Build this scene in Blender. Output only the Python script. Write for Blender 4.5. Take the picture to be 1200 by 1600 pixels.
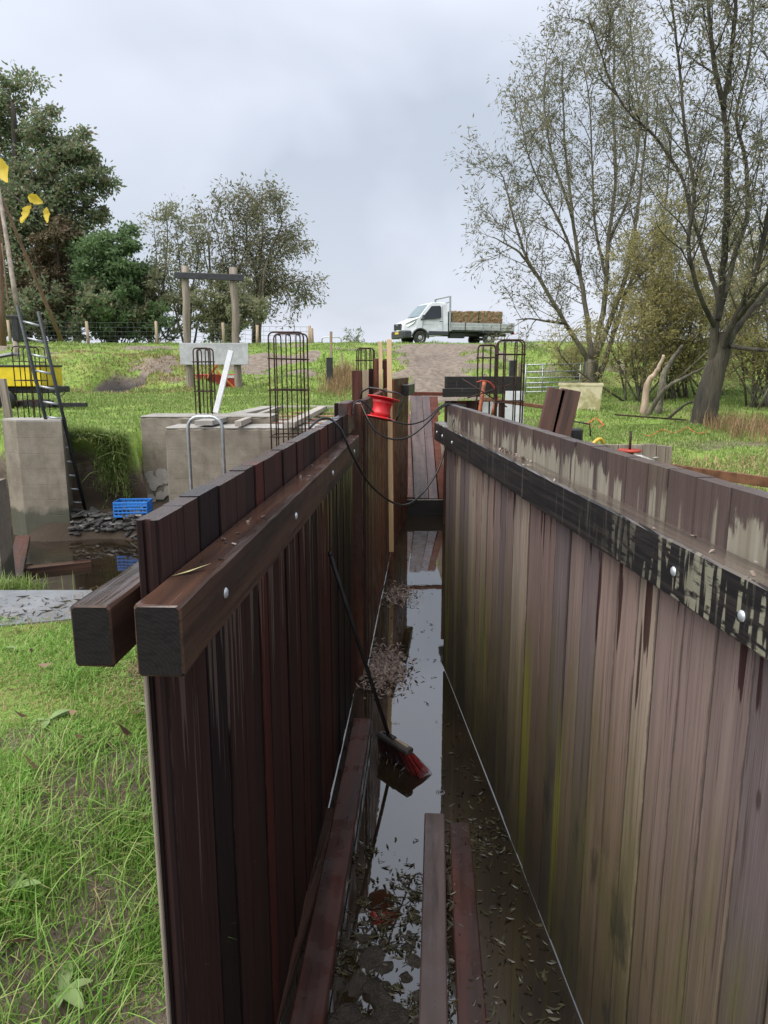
import bpy, math, random
import numpy as np
from mathutils import Vector, Matrix

for o in list(bpy.data.objects):
    bpy.data.objects.remove(o)
SC = bpy.context.scene
COL = SC.collection
R = math.radians

# ------------------------------------------------------------------ camera
PITCH = R(11.2)
FPX = 1130.0
CAMZ = 1.6
cd = bpy.data.cameras.new('camera')
cam = bpy.data.objects.new('camera', cd)
COL.objects.link(cam)
cam.location = (0, 0, CAMZ)
cam.rotation_euler = (math.pi / 2 - PITCH, 0, 0)
cd.sensor_fit = 'VERTICAL'
cd.sensor_height = 36.0
cd.lens = FPX / 1600 * 36
cd.clip_start = 0.05
cd.clip_end = 4000
SC.camera = cam

# ------------------------------------------------------------------ sky, sun, exposure
SUN_EL, SUN_AZ = R(58), R(-125)          # azimuth from +Y towards +X: behind left
wd = bpy.data.worlds.new('World')
SC.world = wd
wd.use_nodes = True
nt = wd.node_tree
nt.nodes.clear()


def wn(t, **kw):
    n = nt.nodes.new(t)
    for k, v in kw.items():
        setattr(n, k, v)
    return n


out = wn('ShaderNodeOutputWorld')
bg = wn('ShaderNodeBackground')
bg.inputs['Strength'].default_value = 0.05
nt.links.new(bg.outputs[0], out.inputs[0])
sky = wn('ShaderNodeTexSky', sky_type='NISHITA')
sky.sun_disc = False
sky.sun_elevation = SUN_EL
sky.sun_rotation = SUN_AZ
sky.altitude = 0
sky.dust_density = 3.0
tc = wn('ShaderNodeTexCoord')
sep = wn('ShaderNodeSeparateXYZ')
nt.links.new(tc.outputs['Generated'], sep.inputs[0])
za = wn('ShaderNodeMath', operation='ABSOLUTE')
nt.links.new(sep.outputs['Z'], za.inputs[0])
zb = wn('ShaderNodeMath', operation='ADD')
zb.inputs[1].default_value = 0.30
nt.links.new(za.outputs[0], zb.inputs[0])
dx = wn('ShaderNodeMath', operation='DIVIDE')
dy = wn('ShaderNodeMath', operation='DIVIDE')
nt.links.new(sep.outputs['X'], dx.inputs[0]); nt.links.new(zb.outputs[0], dx.inputs[1])
nt.links.new(sep.outputs['Y'], dy.inputs[0]); nt.links.new(zb.outputs[0], dy.inputs[1])
cmb = wn('ShaderNodeCombineXYZ')
nt.links.new(dx.outputs[0], cmb.inputs[0]); nt.links.new(dy.outputs[0], cmb.inputs[1])
cmb.inputs[2].default_value = 3.7
cn = wn('ShaderNodeTexNoise')
cn.inputs['Scale'].default_value = 1.25
cn.inputs['Detail'].default_value = 4
cn.inputs['Roughness'].default_value = 0.45
cn.inputs['Distortion'].default_value = 0.3
nt.links.new(cmb.outputs[0], cn.inputs['Vector'])
cr = wn('ShaderNodeValToRGB')
cr.color_ramp.elements[0].position = 0.37
cr.color_ramp.elements[0].color = (0.56, 0.62, 0.72, 1)
cr.color_ramp.elements[1].position = 0.63
cr.color_ramp.elements[1].color = (0.82, 0.87, 0.985, 1)
nt.links.new(cn.outputs['Fac'], cr.inputs[0])
cs = wn('ShaderNodeVectorMath', operation='SCALE')
cs.inputs['Scale'].default_value = 6.25
nt.links.new(cr.outputs[0], cs.inputs[0])
hz = wn('ShaderNodeMapRange', interpolation_type='SMOOTHSTEP')
hz.inputs['From Min'].default_value = 0.0; hz.inputs['From Max'].default_value = 0.30
hz.inputs['To Min'].default_value = 0.55; hz.inputs['To Max'].default_value = 0.0
nt.links.new(za.outputs[0], hz.inputs['Value'])
hm = wn('ShaderNodeMixRGB')                      # cloud deck thins to a whiter band towards the horizon
nt.links.new(hz.outputs[0], hm.inputs[0]); nt.links.new(cs.outputs[0], hm.inputs[1])
hm.inputs[2].default_value = (4.75, 4.95, 5.5, 1)
cm = wn('ShaderNodeMixRGB')
cm.inputs[0].default_value = 0.92
nt.links.new(sky.outputs[0], cm.inputs[1])
nt.links.new(hm.outputs[0], cm.inputs[2])
nt.links.new(cm.outputs[0], bg.inputs[0])

sl = bpy.data.lights.new('sun', 'SUN')
sun = bpy.data.objects.new('sun', sl)
COL.objects.link(sun)
sl.energy = 1.5
sl.angle = R(75)
sl.color = (1.0, 0.97, 0.93)
sdir = Vector((math.sin(SUN_AZ) * math.cos(SUN_EL), math.cos(SUN_AZ) * math.cos(SUN_EL), math.sin(SUN_EL)))
sun.rotation_euler = (-sdir).to_track_quat('-Z', 'Y').to_euler()
sun.location = (0, 0, 30)

vs = SC.view_settings
vs.view_transform = 'Standard'
vs.look = 'None'
vs.gamma = 1
vs.use_curve_mapping = False
vs.exposure = 1.8
SC.cycles.max_bounces = 6
SC.cycles.diffuse_bounces = 3
SC.cycles.transparent_max_bounces = 8
SC.cycles.use_denoising = True

# ------------------------------------------------------------------ helpers
rng = np.random.default_rng(7)
random.seed(7)
CP, SP = math.cos(PITCH), math.sin(PITCH)


def ray(u, v):
    cx, cy = (u - 600) / FPX, -(v - 800) / FPX
    return Vector((cx, CP + cy * SP, -SP + cy * CP))


def at(u, v, Y):            # the spot of a photo pixel at a known distance
    d = ray(u, v)
    return Vector((0, 0, CAMZ)) + d * (Y / d.y)


def gz(u, v, z):            # the spot of a photo pixel on a known level
    d = ray(u, v)
    return Vector((0, 0, CAMZ)) + d * ((z - CAMZ) / d.z)


def fast_mesh(name, V, Fs, smooth=False):
    """V (n,3) array, Fs list of (m,k) int arrays"""
    me = bpy.data.meshes.new(name)
    V = np.asarray(V, dtype=np.float32)
    Fs = [np.asarray(f, dtype=np.int32) for f in Fs if len(f)]
    nl = sum(f.size for f in Fs)
    nf = sum(len(f) for f in Fs)
    me.vertices.add(len(V)); me.loops.add(nl); me.polygons.add(nf)
    me.vertices.foreach_set('co', V.ravel())
    me.loops.foreach_set('vertex_index', np.concatenate([f.ravel() for f in Fs]))
    tot = np.concatenate([np.full(len(f), f.shape[1], np.int32) for f in Fs])
    start = np.concatenate([[0], np.cumsum(tot)[:-1]]).astype(np.int32)
    me.polygons.foreach_set('loop_start', start)
    me.polygons.foreach_set('use_smooth', np.full(nf, smooth))
    me.update(calc_edges=True)
    me.validate()
    return me


class MB:
    def __init__(s):
        s.v = []; s.f = []

    def add(s, vs, fs):
        o = len(s.v)
        s.v += [tuple(v) for v in vs]
        s.f += [tuple(i + o for i in f) for f in fs]
        return s

    def box(s, c, d, rot=None, bev=0.0):
        """box at centre c, size d; chamfered along its longest axis and ends when bev>0"""
        hx, hy, hz = d[0] / 2, d[1] / 2, d[2] / 2
        M = rot.to_3x3() if rot is not None else Matrix.Identity(3)
        c = Vector(c)
        if bev <= 0:
            vs = [(x, y, z) for x in (-hx, hx) for y in (-hy, hy) for z in (-hz, hz)]
            fs = [(0, 1, 3, 2), (4, 6, 7, 5), (0, 4, 5, 1), (2, 3, 7, 6), (0, 2, 6, 4), (1, 5, 7, 3)]
        else:
            b = min(bev, hx * .8, hy * .8, hz * .8)
            ax = max(range(3), key=lambda i: d[i])
            h = [hx, hy, hz]
            a1, a2 = [(1, 2), (2, 0), (0, 1)][ax]
            def ring(t, ins):
                p = []
                A, B = h[a1] - ins, h[a2] - ins
                for (x, y) in ((A, -B + b), (A, B - b), (A - b, B), (-A + b, B), (-A, B - b), (-A, -B + b), (-A + b, -B), (A - b, -B)):
                    q = [0, 0, 0]; q[ax] = t; q[a1] = x; q[a2] = y
                    p.append(tuple(q))
                return p
            e = b * .6
            vs = ring(-h[ax], e) + ring(-h[ax] + e, 0) + ring(h[ax] - e, 0) + ring(h[ax], e)
            fs = [tuple(range(7, -1, -1)), tuple(range(24, 32))]
            for k in range(3):
                for i in range(8):
                    j = (i + 1) % 8
                    fs.append((k * 8 + i, k * 8 + j, k * 8 + 8 + j, k * 8 + 8 + i))
        return s.add([c + M @ Vector(v) for v in vs], fs)

    def beam(s, a, b, w, h, bev=0.004, up=(0, 0, 1)):
        """bar of width w (sideways) and height h (upwards) from a to b"""
        a, b = Vector(a), Vector(b)
        y = (b - a).normalized()
        x = y.cross(Vector(up))
        if x.length < 1e-4:
            x = Vector((1, 0, 0))
        x.normalize()
        z = x.cross(y)
        M = Matrix((x, y, z)).transposed()
        return s.box((a + b) / 2, (w, (b - a).length, h), M, bev)

    def tube(s, pts, rad, n=8, cap=True):
        pts = [Vector(p) for p in pts]
        if not hasattr(rad, '__len__'):
            rad = [rad] * len(pts)
        o = len(s.v)
        t0 = (pts[1] - pts[0]).normalized()
        u = t0.orthogonal().normalized()
        for i, p in enumerate(pts):
            t = (pts[min(i + 1, len(pts) - 1)] - pts[max(i - 1, 0)])
            if t.length < 1e-9:
                t = t0
            t = t.normalized()
            u = (u - t * u.dot(t))
            if u.length < 1e-6:
                u = t.orthogonal()
            u.normalize()
            w = t.cross(u)
            for k in range(n):
                a = 2 * math.pi * k / n
                s.v.append(tuple(p + (u * math.cos(a) + w * math.sin(a)) * rad[i]))
        for i in range(len(pts) - 1):
            for k in range(n):
                j = (k + 1) % n
                s.f.append((o + i * n + k, o + i * n + j, o + (i + 1) * n + j, o + (i + 1) * n + k))
        if cap:
            s.f.append(tuple(o + k for k in range(n - 1, -1, -1)))
            s.f.append(tuple(o + (len(pts) - 1) * n + k for k in range(n)))
        return s

    def lathe(s, prof, n=24, M=None):
        """prof: list of (r,z) ; closed ends where r==0"""
        o = len(s.v)
        M = M or Matrix.Identity(4)
        for (r, z) in prof:
            for k in range(n):
                a = 2 * math.pi * k / n
                s.v.append(tuple(M @ Vector((r * math.cos(a), r * math.sin(a), z))))
        for i in range(len(prof) - 1):
            for k in range(n):
                j = (k + 1) % n
                s.f.append((o + i * n + k, o + i * n + j, o + (i + 1) * n + j, o + (i + 1) * n + k))
        s.f.append(tuple(o + k for k in range(n - 1, -1, -1)))
        s.f.append(tuple(o + (len(prof) - 1) * n + k for k in range(n)))
        return s

    def prism(s, prof, M, depth):
        """closed profile (x,y) in M's xy plane extruded along M's z by depth"""
        n = len(prof)
        vs = [M @ Vector((x, y, 0)) for x, y in prof] + [M @ Vector((x, y, depth)) for x, y in prof]
        fs = [tuple(range(n - 1, -1, -1)), tuple(range(n, 2 * n))]
        fs += [(i, (i + 1) % n, n + (i + 1) % n, n + i) for i in range(n)]
        return s.add(vs, fs)

    def mesh(s, name, smooth=False):
        me = bpy.data.meshes.new(name)
        me.from_pydata(s.v, [], s.f)
        if smooth:
            for p in me.polygons:
                p.use_smooth = True
        me.update()
        return me

    def build(s, name, m, parent=None, smooth=False, loc=None):
        return obj(name, s.mesh(name, smooth), m, parent, loc)


def obj(name, me, m, parent=None, loc=None):
    o = bpy.data.objects.new(name, me)
    COL.objects.link(o)
    if m is not None and me is not None and len(me.materials) == 0:
        me.materials.append(m)
    if parent is not None:
        o.parent = parent
    if loc is not None:
        o.location = loc
    return o


def tag(o, label, cat, group=None):
    o['label'] = label
    o['category'] = cat
    if group:
        o['group'] = group
    return o


def struct(o, kind='structure'):
    o['kind'] = kind
    return o


def thing(name, label, cat, loc=(0, 0, 0), rotz=0, group=None):
    e = bpy.data.objects.new(name, None)
    COL.objects.link(e)
    e.empty_display_size = .1
    e.location = loc
    e.rotation_euler = (0, 0, rotz)
    return tag(e, label, cat, group)


# ------------------------------------------------------------------ materials
class NT:
    def __init__(s, name):
        s.m = bpy.data.materials.new(name)
        s.m.use_nodes = True
        s.t = s.m.node_tree
        s.b = s.t.nodes['Principled BSDF']
        s.o = s.t.nodes['Material Output']

    def n(s, t, **kw):
        x = s.t.nodes.new(t)
        for k, v in kw.items():
            setattr(x, k, v)
        return x

    def l(s, a, b):
        s.t.links.new(a, b)

    def val(s, inp, v):
        if hasattr(v, 'links') or hasattr(v, 'is_linked'):
            s.l(v, inp)
        else:
            inp.default_value = v

    def math(s, op, a, b=0.0, c=None):
        x = s.n('ShaderNodeMath', operation=op)
        s.val(x.inputs[0], a); s.val(x.inputs[1], b)
        if c is not None:
            s.val(x.inputs[2], c)
        return x.outputs[0]

    def mul(s, a, b): return s.math('MULTIPLY', a, b)

    def step(s, v, lo, hi):
        x = s.n('ShaderNodeMapRange', interpolation_type='SMOOTHSTEP')
        s.val(x.inputs['Value'], v)
        s.val(x.inputs['From Min'], lo); s.val(x.inputs['From Max'], hi)
        return x.outputs[0]

    def noise(s, vec, scale, detail=3, rough=.55, dist=0.0):
        x = s.n('ShaderNodeTexNoise')
        s.l(vec, x.inputs['Vector'])
        x.inputs['Scale'].default_value = scale
        x.inputs['Detail'].default_value = detail
        x.inputs['Roughness'].default_value = rough
        x.inputs['Distortion'].default_value = dist
        return x.outputs['Fac']

    def mix(s, f, a, b):
        x = s.n('ShaderNodeMixRGB')
        s.val(x.inputs[0], f)
        for i, c in ((1, a), (2, b)):
            if isinstance(c, tuple):
                x.inputs[i].default_value = (*c[:3], 1)
            else:
                s.l(c, x.inputs[i])
        return x.outputs[0]

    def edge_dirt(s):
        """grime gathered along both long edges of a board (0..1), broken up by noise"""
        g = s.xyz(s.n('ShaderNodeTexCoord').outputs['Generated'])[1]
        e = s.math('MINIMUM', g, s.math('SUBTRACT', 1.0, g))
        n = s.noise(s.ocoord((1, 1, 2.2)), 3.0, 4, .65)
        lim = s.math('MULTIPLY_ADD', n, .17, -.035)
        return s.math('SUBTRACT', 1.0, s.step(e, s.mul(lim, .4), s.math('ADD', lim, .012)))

    def mixm(s, f, a, c):
        x = s.n('ShaderNodeMixRGB', blend_type='MULTIPLY')
        s.val(x.inputs[0], f); s.l(a, x.inputs[1]); x.inputs[2].default_value = (*c, 1)
        return x.outputs[0]

    def ramp(s, f, cols):
        r = s.n('ShaderNodeValToRGB')
        r.color_ramp.interpolation = 'CONSTANT'
        e = r.color_ramp.elements
        while len(e) < len(cols):
            e.new(.5)
        for i_, c in enumerate(cols):
            e[i_].position = i_ / len(cols); e[i_].color = (*c, 1)
        s.l(f, r.inputs[0])
        return r.outputs[0]

    def pos(s):
        return s.n('ShaderNodeNewGeometry').outputs['Position']

    def ocoord(s, sc=(1, 1, 1), rnd=True):
        t = s.n('ShaderNodeTexCoord').outputs['Object']
        if rnd:
            oi = s.n('ShaderNodeObjectInfo')
            a = s.n('ShaderNodeVectorMath', operation='ADD')
            k = s.n('ShaderNodeVectorMath', operation='SCALE')
            k.inputs[0].default_value = (37, 53, 71)
            s.l(oi.outputs['Random'], k.inputs['Scale'])
            s.l(t, a.inputs[0]); s.l(k.outputs[0], a.inputs[1])
            t = a.outputs[0]
        mp = s.n('ShaderNodeVectorMath', operation='MULTIPLY')
        mp.inputs[1].default_value = sc
        s.l(t, mp.inputs[0])
        return mp.outputs[0]

    def scaled(s, vec, sc):
        mp = s.n('ShaderNodeVectorMath', operation='MULTIPLY')
        mp.inputs[1].default_value = sc
        s.l(vec, mp.inputs[0])
        return mp.outputs[0]

    def rand(s):
        return s.n('ShaderNodeObjectInfo').outputs['Random']

    def xyz(s, vec):
        x = s.n('ShaderNodeSeparateXYZ')
        s.l(vec, x.inputs[0])
        return x.outputs

    def bump(s, h, strength=.3, dist=.01):
        x = s.n('ShaderNodeBump')
        x.inputs['Strength'].default_value = strength
        x.inputs['Distance'].default_value = dist
        s.l(h, x.inputs['Height'])
        s.l(x.outputs[0], s.b.inputs['Normal'])

    def set(s, col=None, rough=None, metal=None, spec=None):
        for k, v in (('Base Color', col), ('Roughness', rough), ('Metallic', metal), ('Specular IOR Level', spec)):
            if v is None:
                continue
            if isinstance(v, tuple):
                s.b.inputs[k].default_value = (*v[:3], 1)
            else:
                s.val(s.b.inputs[k], v)
        return s.m


def simple(name, col, rough=.6, metal=0, var=.25, scale=8, bump=.15, bdist=.004, col2=None, spec=None):
    k = NT(name)
    c = k.ocoord()
    n = k.noise(c, scale, 4, .6)
    n2 = k.noise(c, scale * 9, 3, .6)
    a = tuple(x * (1 - var) for x in col)
    b = col2 or tuple(min(1, x * (1 + var)) for x in col)
    cc = k.mix(k.step(n, .3, .7), a, b)
    k.bump(n2, bump, bdist)
    rr = k.math('ADD', k.mul(n2, .25), rough - .12)
    return k.set(cc, rr, metal, spec)


def wood(name, c1, c2, axis=2, rough=.45, bump=.4, dark=(.01, .006, .005), wet=.3, freq=70, tint=None, spec=.5, bd=.003):
    """grain runs along the object's axis"""
    k = NT(name)
    sc = [freq, freq, freq]; sc[axis] = 1.6
    g = k.noise(k.ocoord(tuple(sc)), 1.0, 4, .6, .4)
    sc2 = [x * .22 for x in sc]; sc2[axis] = .6
    g2 = k.noise(k.ocoord(tuple(sc2)), 1.0, 3, .55)
    f = k.noise(k.ocoord(), 5, 3)
    col = k.mix(k.step(g2, .3, .72), c1, c2)
    col = k.mix(k.mul(k.step(g, .50, .75), .7), col, dark)
    if tint:
        col = k.mix(k.mul(k.rand(), .8), col, tint)
    r = k.math('ADD', k.mul(k.step(f, .35, .65), wet), rough - wet / 2)
    k.bump(g, bump, bd)
    return k.set(col, r, 0, spec)


def end_grain(m, axis, col, col2):
    """sawn ends of a timber: darker wood with faint growth rings"""
    k = NT.__new__(NT)
    k.m = m; k.t = m.node_tree; k.b = k.t.nodes['Principled BSDF']; k.o = k.t.nodes['Material Output']
    tcn = k.n('ShaderNodeTexCoord')
    nn = k.math('ABSOLUTE', k.xyz(tcn.outputs['Normal'])[axis])
    f = k.step(nn, .8, .9)
    mp = k.n('ShaderNodeVectorMath', operation='ADD'); mp.inputs[1].default_value = (.06, 0, .09)
    k.l(tcn.outputs['Object'], mp.inputs[0])
    sc = [1, 1, 1]; sc[axis] = 0
    w = k.n('ShaderNodeTexWave', wave_type='RINGS', rings_direction='SPHERICAL')
    k.l(k.scaled(mp.outputs[0], tuple(sc)), w.inputs['Vector'])
    w.inputs['Scale'].default_value = 32; w.inputs['Distortion'].default_value = 3.5; w.inputs['Detail'].default_value = 3
    n = k.noise(k.scaled(tcn.outputs['Object'], (30, 30, 90)), 1.0, 3)
    ec = k.mix(k.mul(w.outputs['Fac'], .6), col, col2)
    ec = k.mix(k.mul(k.step(n, .5, .65), .6), ec, tuple(x * .4 for x in col))
    src = k.b.inputs['Base Color'].links[0].from_socket
    k.l(k.mix(f, src, ec), k.b.inputs['Base Color'])
    rs = k.b.inputs['Roughness'].links[0].from_socket
    k.l(k.math('MAXIMUM', rs, k.mul(f, .85)), k.b.inputs['Roughness'])


def wet_top(m, r):
    """rain stands on upward faces: smoother there"""
    k = NT.__new__(NT)
    k.m = m; k.t = m.node_tree; k.b = k.t.nodes['Principled BSDF']; k.o = k.t.nodes['Material Output']
    nz = k.xyz(k.n('ShaderNodeNewGeometry').outputs['Normal'])[2]
    rs = k.b.inputs['Roughness'].links[0].from_socket
    k.l(k.math('SUBTRACT', rs, k.mul(k.step(nz, .7, .9), r)), k.b.inputs['Roughness'])
    si = k.b.inputs['Specular IOR Level']
    k.l(k.math('MAXIMUM', si.links[0].from_socket if si.links else si.default_value, k.mul(k.step(nz, .7, .9), .7)), si)


def leafmat(name, cols, trans=.35, rough=.55):
    k = NT(name)
    g = k.n('ShaderNodeNewGeometry')
    r = k.n('ShaderNodeValToRGB')
    r.color_ramp.interpolation = 'LINEAR'
    e = r.color_ramp.elements
    while len(e) < len(cols):
        e.new(.5)
    for i, c in enumerate(cols):
        e[i].position = i / (len(cols) - 1)
        e[i].color = (*c, 1)
    k.l(g.outputs['Random Per Island'], r.inputs[0])
    k.set(r.outputs[0], rough, 0, .35)
    tr = k.n('ShaderNodeBsdfTranslucent')
    k.l(r.outputs[0], tr.inputs[0])
    mx = k.n('ShaderNodeMixShader')
    mx.inputs[0].default_value = trans
    k.l(k.b.outputs[0], mx.inputs[1]); k.l(tr.outputs[0], mx.inputs[2])
    k.l(mx.outputs[0], k.o.inputs[0])
    return k.m


M = {}
M['wet_plank'] = wood('wet_hardwood_plank', (.020, .015, .017), (.038, .020, .021), 2, .52, .35, (.007, .005, .006), .30, 60, (.055, .015, .013))
k = NT('wet_wall_plank')            # left wall: dark hardwood with streaks of run-off that shine
P = k.pos(); X, Y, Z = k.xyz(P)
g = k.noise(k.ocoord((85, 85, 1.2)), 1.0, 4, .65, .5); g2 = k.noise(k.ocoord((22, 22, .6)), 1.0, 3, .55, .5)
rd = k.rand()
col = k.ramp(k.math('FRACT', k.mul(rd, 7.7)), [(.064, .036, .032), (.038, .026, .026), (.105, .036, .029), (.050, .032, .030), (.082, .040, .034), (.032, .024, .025), (.096, .045, .036)])
col = k.mix(k.mul(k.step(g2, .35, .7), .45), col, (.030, .020, .020))
col = k.mix(k.mul(k.step(g, .52, .68), .6), col, (.009, .006, .007))
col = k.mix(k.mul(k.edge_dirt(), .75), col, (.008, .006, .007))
st = k.noise(k.scaled(P, (4, 34, .9)), 1.0, 2, .5)
lim = k.math('MULTIPLY_ADD', k.math('SUBTRACT', .92, Z), .22, .50)
run = k.mul(k.step(st, lim, k.math('ADD', lim, .03)), k.math('SUBTRACT', 1.0, k.step(Z, .90, .93)))
col = k.mix(k.mul(run, .6), col, (.16, .115, .105))  # sheen of the run-off also painted into the colour as paler streaks
k.bump(g, .35, .003)
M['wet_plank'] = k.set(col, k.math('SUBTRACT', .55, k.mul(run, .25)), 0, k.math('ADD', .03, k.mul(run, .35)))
wet_top(M['wet_plank'], .34)
M['wet_beam'] = wood('wet_hardwood_beam', (.034, .021, .017), (.100, .050, .033), 1, .58, .5, (.008, .006, .005), .10, 46, None, .25)
wet_top(M['wet_beam'], .42)
end_grain(M['wet_beam'], 1, (.008, .007, .007), (.016, .013, .012))
M['red_beam'] = wood('red_hardwood_beam', (.032, .022, .021), (.085, .030, .022), 1, .34, .4, (.02, .01, .009), .3, 30)
M['grey_beam'] = wood('grey_wet_beam', (.062, .045, .043), (.115, .082, .076), 1, .38, .4, (.03, .02, .02), .3, 30)
M['orange_post'] = wood('orange_wet_post', (.05, .018, .010), (.17, .055, .022), 2, .32, .4, (.012, .006, .005), .3, 35)
M['brown_board'] = wood('brown_board', (.030, .018, .017), (.085, .046, .040), 2, .50, .4, (.01, .006, .005), .3, 45, (.15, .045, .028), .06)
M['ramp_board'] = wood('ramp_board', (.055, .045, .050), (.115, .080, .078), 1, .22, .3, (.02, .014, .014), .25, 30, (.12, .075, .07))
M['ramp_red'] = wood('ramp_red_board', (.09, .05, .04), (.24, .10, .07), 1, .25, .3, (.03, .015, .012), .25, 30)
M['pine'] = wood('pale_pine_lath', (.50, .33, .17), (.66, .46, .27), 2, .6, .2, (.34, .2, .09), .1, 60)
M['pine_dim'] = wood('weathered_stake', (.24, .18, .12), (.40, .31, .21), 2, .75, .4, (.1, .07, .05), .1, 60)
M['grey_pole'] = wood('grey_weathered_pole', (.16, .13, .10), (.32, .27, .22), 2, .8, .6, (.06, .045, .035), .1, 26)
M['brown_pole'] = wood('brown_round_pole', (.13, .075, .05), (.24, .14, .10), 2, .7, .5, (.05, .03, .02), .1, 26)
M['plywood'] = simple('weathered_white_board', (.42, .42, .44), .7, 0, .15, 5, .1)
M['slat_red'] = wood('reddish_slat', (.20, .10, .06), (.34, .19, .12), 0, .55, .3, (.08, .04, .03), .2, 40)
M['slat_pale'] = wood('pale_batten', (.29, .26, .225), (.42, .38, .33), 1, .6, .3, (.2, .17, .14), .2, 30)
M['black_post'] = simple('black_plastic_post', (.022, .023, .027), .45, 0, .3, 6)
M['rust'] = simple('rusty_rebar', (.030, .018, .015), .7, .3, .5, 14, .4, .003, (.070, .034, .024))
M['rust_bright'] = simple('rust_orange_iron', (.26, .075, .03), .6, .2, .4, 10, .3, .004)
M['rust_strip'] = simple('rusty_steel_strip', (.16, .075, .042), .55, .3, .35, 6, .3, .004)
M['galv'] = simple('galvanised_steel', (.42, .44, .45), .42, .75, .15, 12, .1)
M['bolt'] = simple('galvanised_bolt', (.62, .66, .70), .32, .6, .12, 30, .1, .001)
M['alu'] = simple('white_aluminium', (.72, .73, .74), .45, .1, .08, 8, .05)
M['ladder_black'] = simple('black_ladder_paint', (.03, .035, .036), .45, .2, .3, 20)
M['red_plastic'] = simple('red_plastic', (.55, .018, .022), .35, 0, .12, 10, .05)
M['black_rubber'] = simple('black_rubber', (.010, .010, .011), .35, 0, .3, 30, .05)
M['blue_plastic'] = simple('blue_plastic', (.018, .17, .55), .42, 0, .15, 12, .05)
M['yellow_paint'] = simple('yellow_paint', (.70, .52, .012), .45, 0, .12, 5, .08)
M['red_paint'] = simple('red_paint', (.36, .045, .025), .55, .1, .3, 5, .15)
M['orange_paint'] = simple('orange_paint', (.55, .17, .03), .55, 0, .25, 8, .15)
M['orange_rope'] = simple('orange_rope', (.62, .14, .05), .7, 0, .2, 40, .3)
M['yellow_hose'] = simple('yellow_hose', (.62, .40, .06), .45, 0, .15, 20)
M['white_cloth'] = simple('dirty_white_cloth', (.36, .35, .33), .8, 0, .25, 14, .4, .01)
M['slate'] = simple('slate_stone', (.055, .055, .057), .35, 0, .4, 9, .5, .006, (.12, .115, .105))
M['dark_steel'] = simple('dark_steel', (.03, .03, .032), .5, .4, .3, 10)
M['bristle'] = simple('red_bristle', (.20, .014, .013), .6, 0, .35, 30, .1)
M['bristle_dark'] = simple('wet_dark_bristle', (.028, .012, .012), .5, 0, .35, 30, .1)
M['broom_block'] = simple('muddy_broom_block', (.05, .045, .04), .5, 0, .4, 16, .3)
M['broom_bare'] = simple('bare_wood_stick', (.34, .26, .17), .5, 0, .2, 18, .2)
M['fence_wire'] = simple('fence_wire', (.10, .11, .11), .5, .6, .2, 20)
M['tank'] = None
M['bark'] = wood('willow_bark', (.075, .066, .048), (.20, .18, .13), 2, .9, 1.0, (.022, .018, .013), .05, 22, bd=.04)
M['bark_dark'] = wood('dark_bark', (.035, .030, .024), (.085, .07, .055), 2, .9, 1.0, (.012, .01, .008), .05, 14, bd=.03)
M['bark_old'] = wood('old_willow_bark', (.028, .024, .019), (.085, .074, .050), 2, .9, 1.0, (.014, .011, .008), .05, 20, bd=.05)
M['bark_pale'] = wood('peeled_branch', (.34, .25, .18), (.50, .38, .28), 2, .8, .5, (.15, .1, .07), .05, 20)
M['hay'] = simple('hay', (.22, .155, .08), .9, 0, .25, 22, 1.0, .03, (.33, .25, .14))


def concrete(name, c, c2, mossz=None):
    k = NT(name)
    p = k.pos()
    n = k.noise(p, 2.2, 5, .62)
    n2 = k.noise(p, 30, 3, .6)
    st = k.noise(k.scaled(p, (5, 5, .7)), 1.0, 3, .6)
    col = k.mix(k.step(n, .32, .68), c, c2)
    col = k.mix(k.mul(k.step(st, .52, .72), .45), col, tuple(x * .55 for x in c))
    col = k.mix(k.mul(k.step(n2, .60, .72), .35), col, tuple(x * .4 for x in c))
    z = k.xyz(p)[2]
    if mossz is not None:          # algae line left by the higher water
        zz = k.math('ADD', z, k.mul(k.math('SUBTRACT', n, .5), .5))
        col = k.mix(k.mul(k.math('SUBTRACT', 1.0, k.step(zz, mossz - .06, mossz + .08)), .8), col, (.045, .052, .034))
    vo = k.n('ShaderNodeTexVoronoi', feature='F1'); k.l(p, vo.inputs['Vector']); vo.inputs['Scale'].default_value = 9
    hole = k.math('SUBTRACT', 1.0, k.step(vo.outputs['Distance'], .05, .09))
    col = k.mix(k.mul(hole, .7), col, tuple(x * .3 for x in c))
    ln = k.math('ABSOLUTE', k.math('SUBTRACT', k.math('FRACT', k.mul(k.math('ADD', z, k.mul(n, .02)), 3.6)), .5))
    seam = k.math('SUBTRACT', 1.0, k.step(ln, .008, .03))
    col = k.mix(k.mul(seam, .15), col, tuple(x * .5 for x in c))
    k.bump(k.math('SUBTRACT', k.mul(n2, .6), k.math('ADD', k.mul(seam, .4), hole)), .45, .01)
    return k.set(col, .72, 0, .4)


M['concrete'] = concrete('wet_concrete', (.165, .140, .105), (.250, .218, .170), -.90)
M['concrete_pale'] = concrete('pale_concrete', (.27, .255, .23), (.37, .35, .32))
M['slab'] = concrete('wet_grey_slab', (.14, .148, .158), (.20, .21, .222))
k = NT('fibreglass_tank')
p = k.ocoord((1, 1, 1), False)
n = k.noise(p, 2.6, 4, .6)
z = k.xyz(p)[2]
col = k.mix(k.mul(k.step(n, .46, .62), .75), (.60, .54, .36), (.30, .26, .10))
M['tank'] = k.set(k.mix(k.mul(k.step(k.noise(p, 14, 3), .55, .7), .3), col, (.25, .22, .12)), .6)

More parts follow.
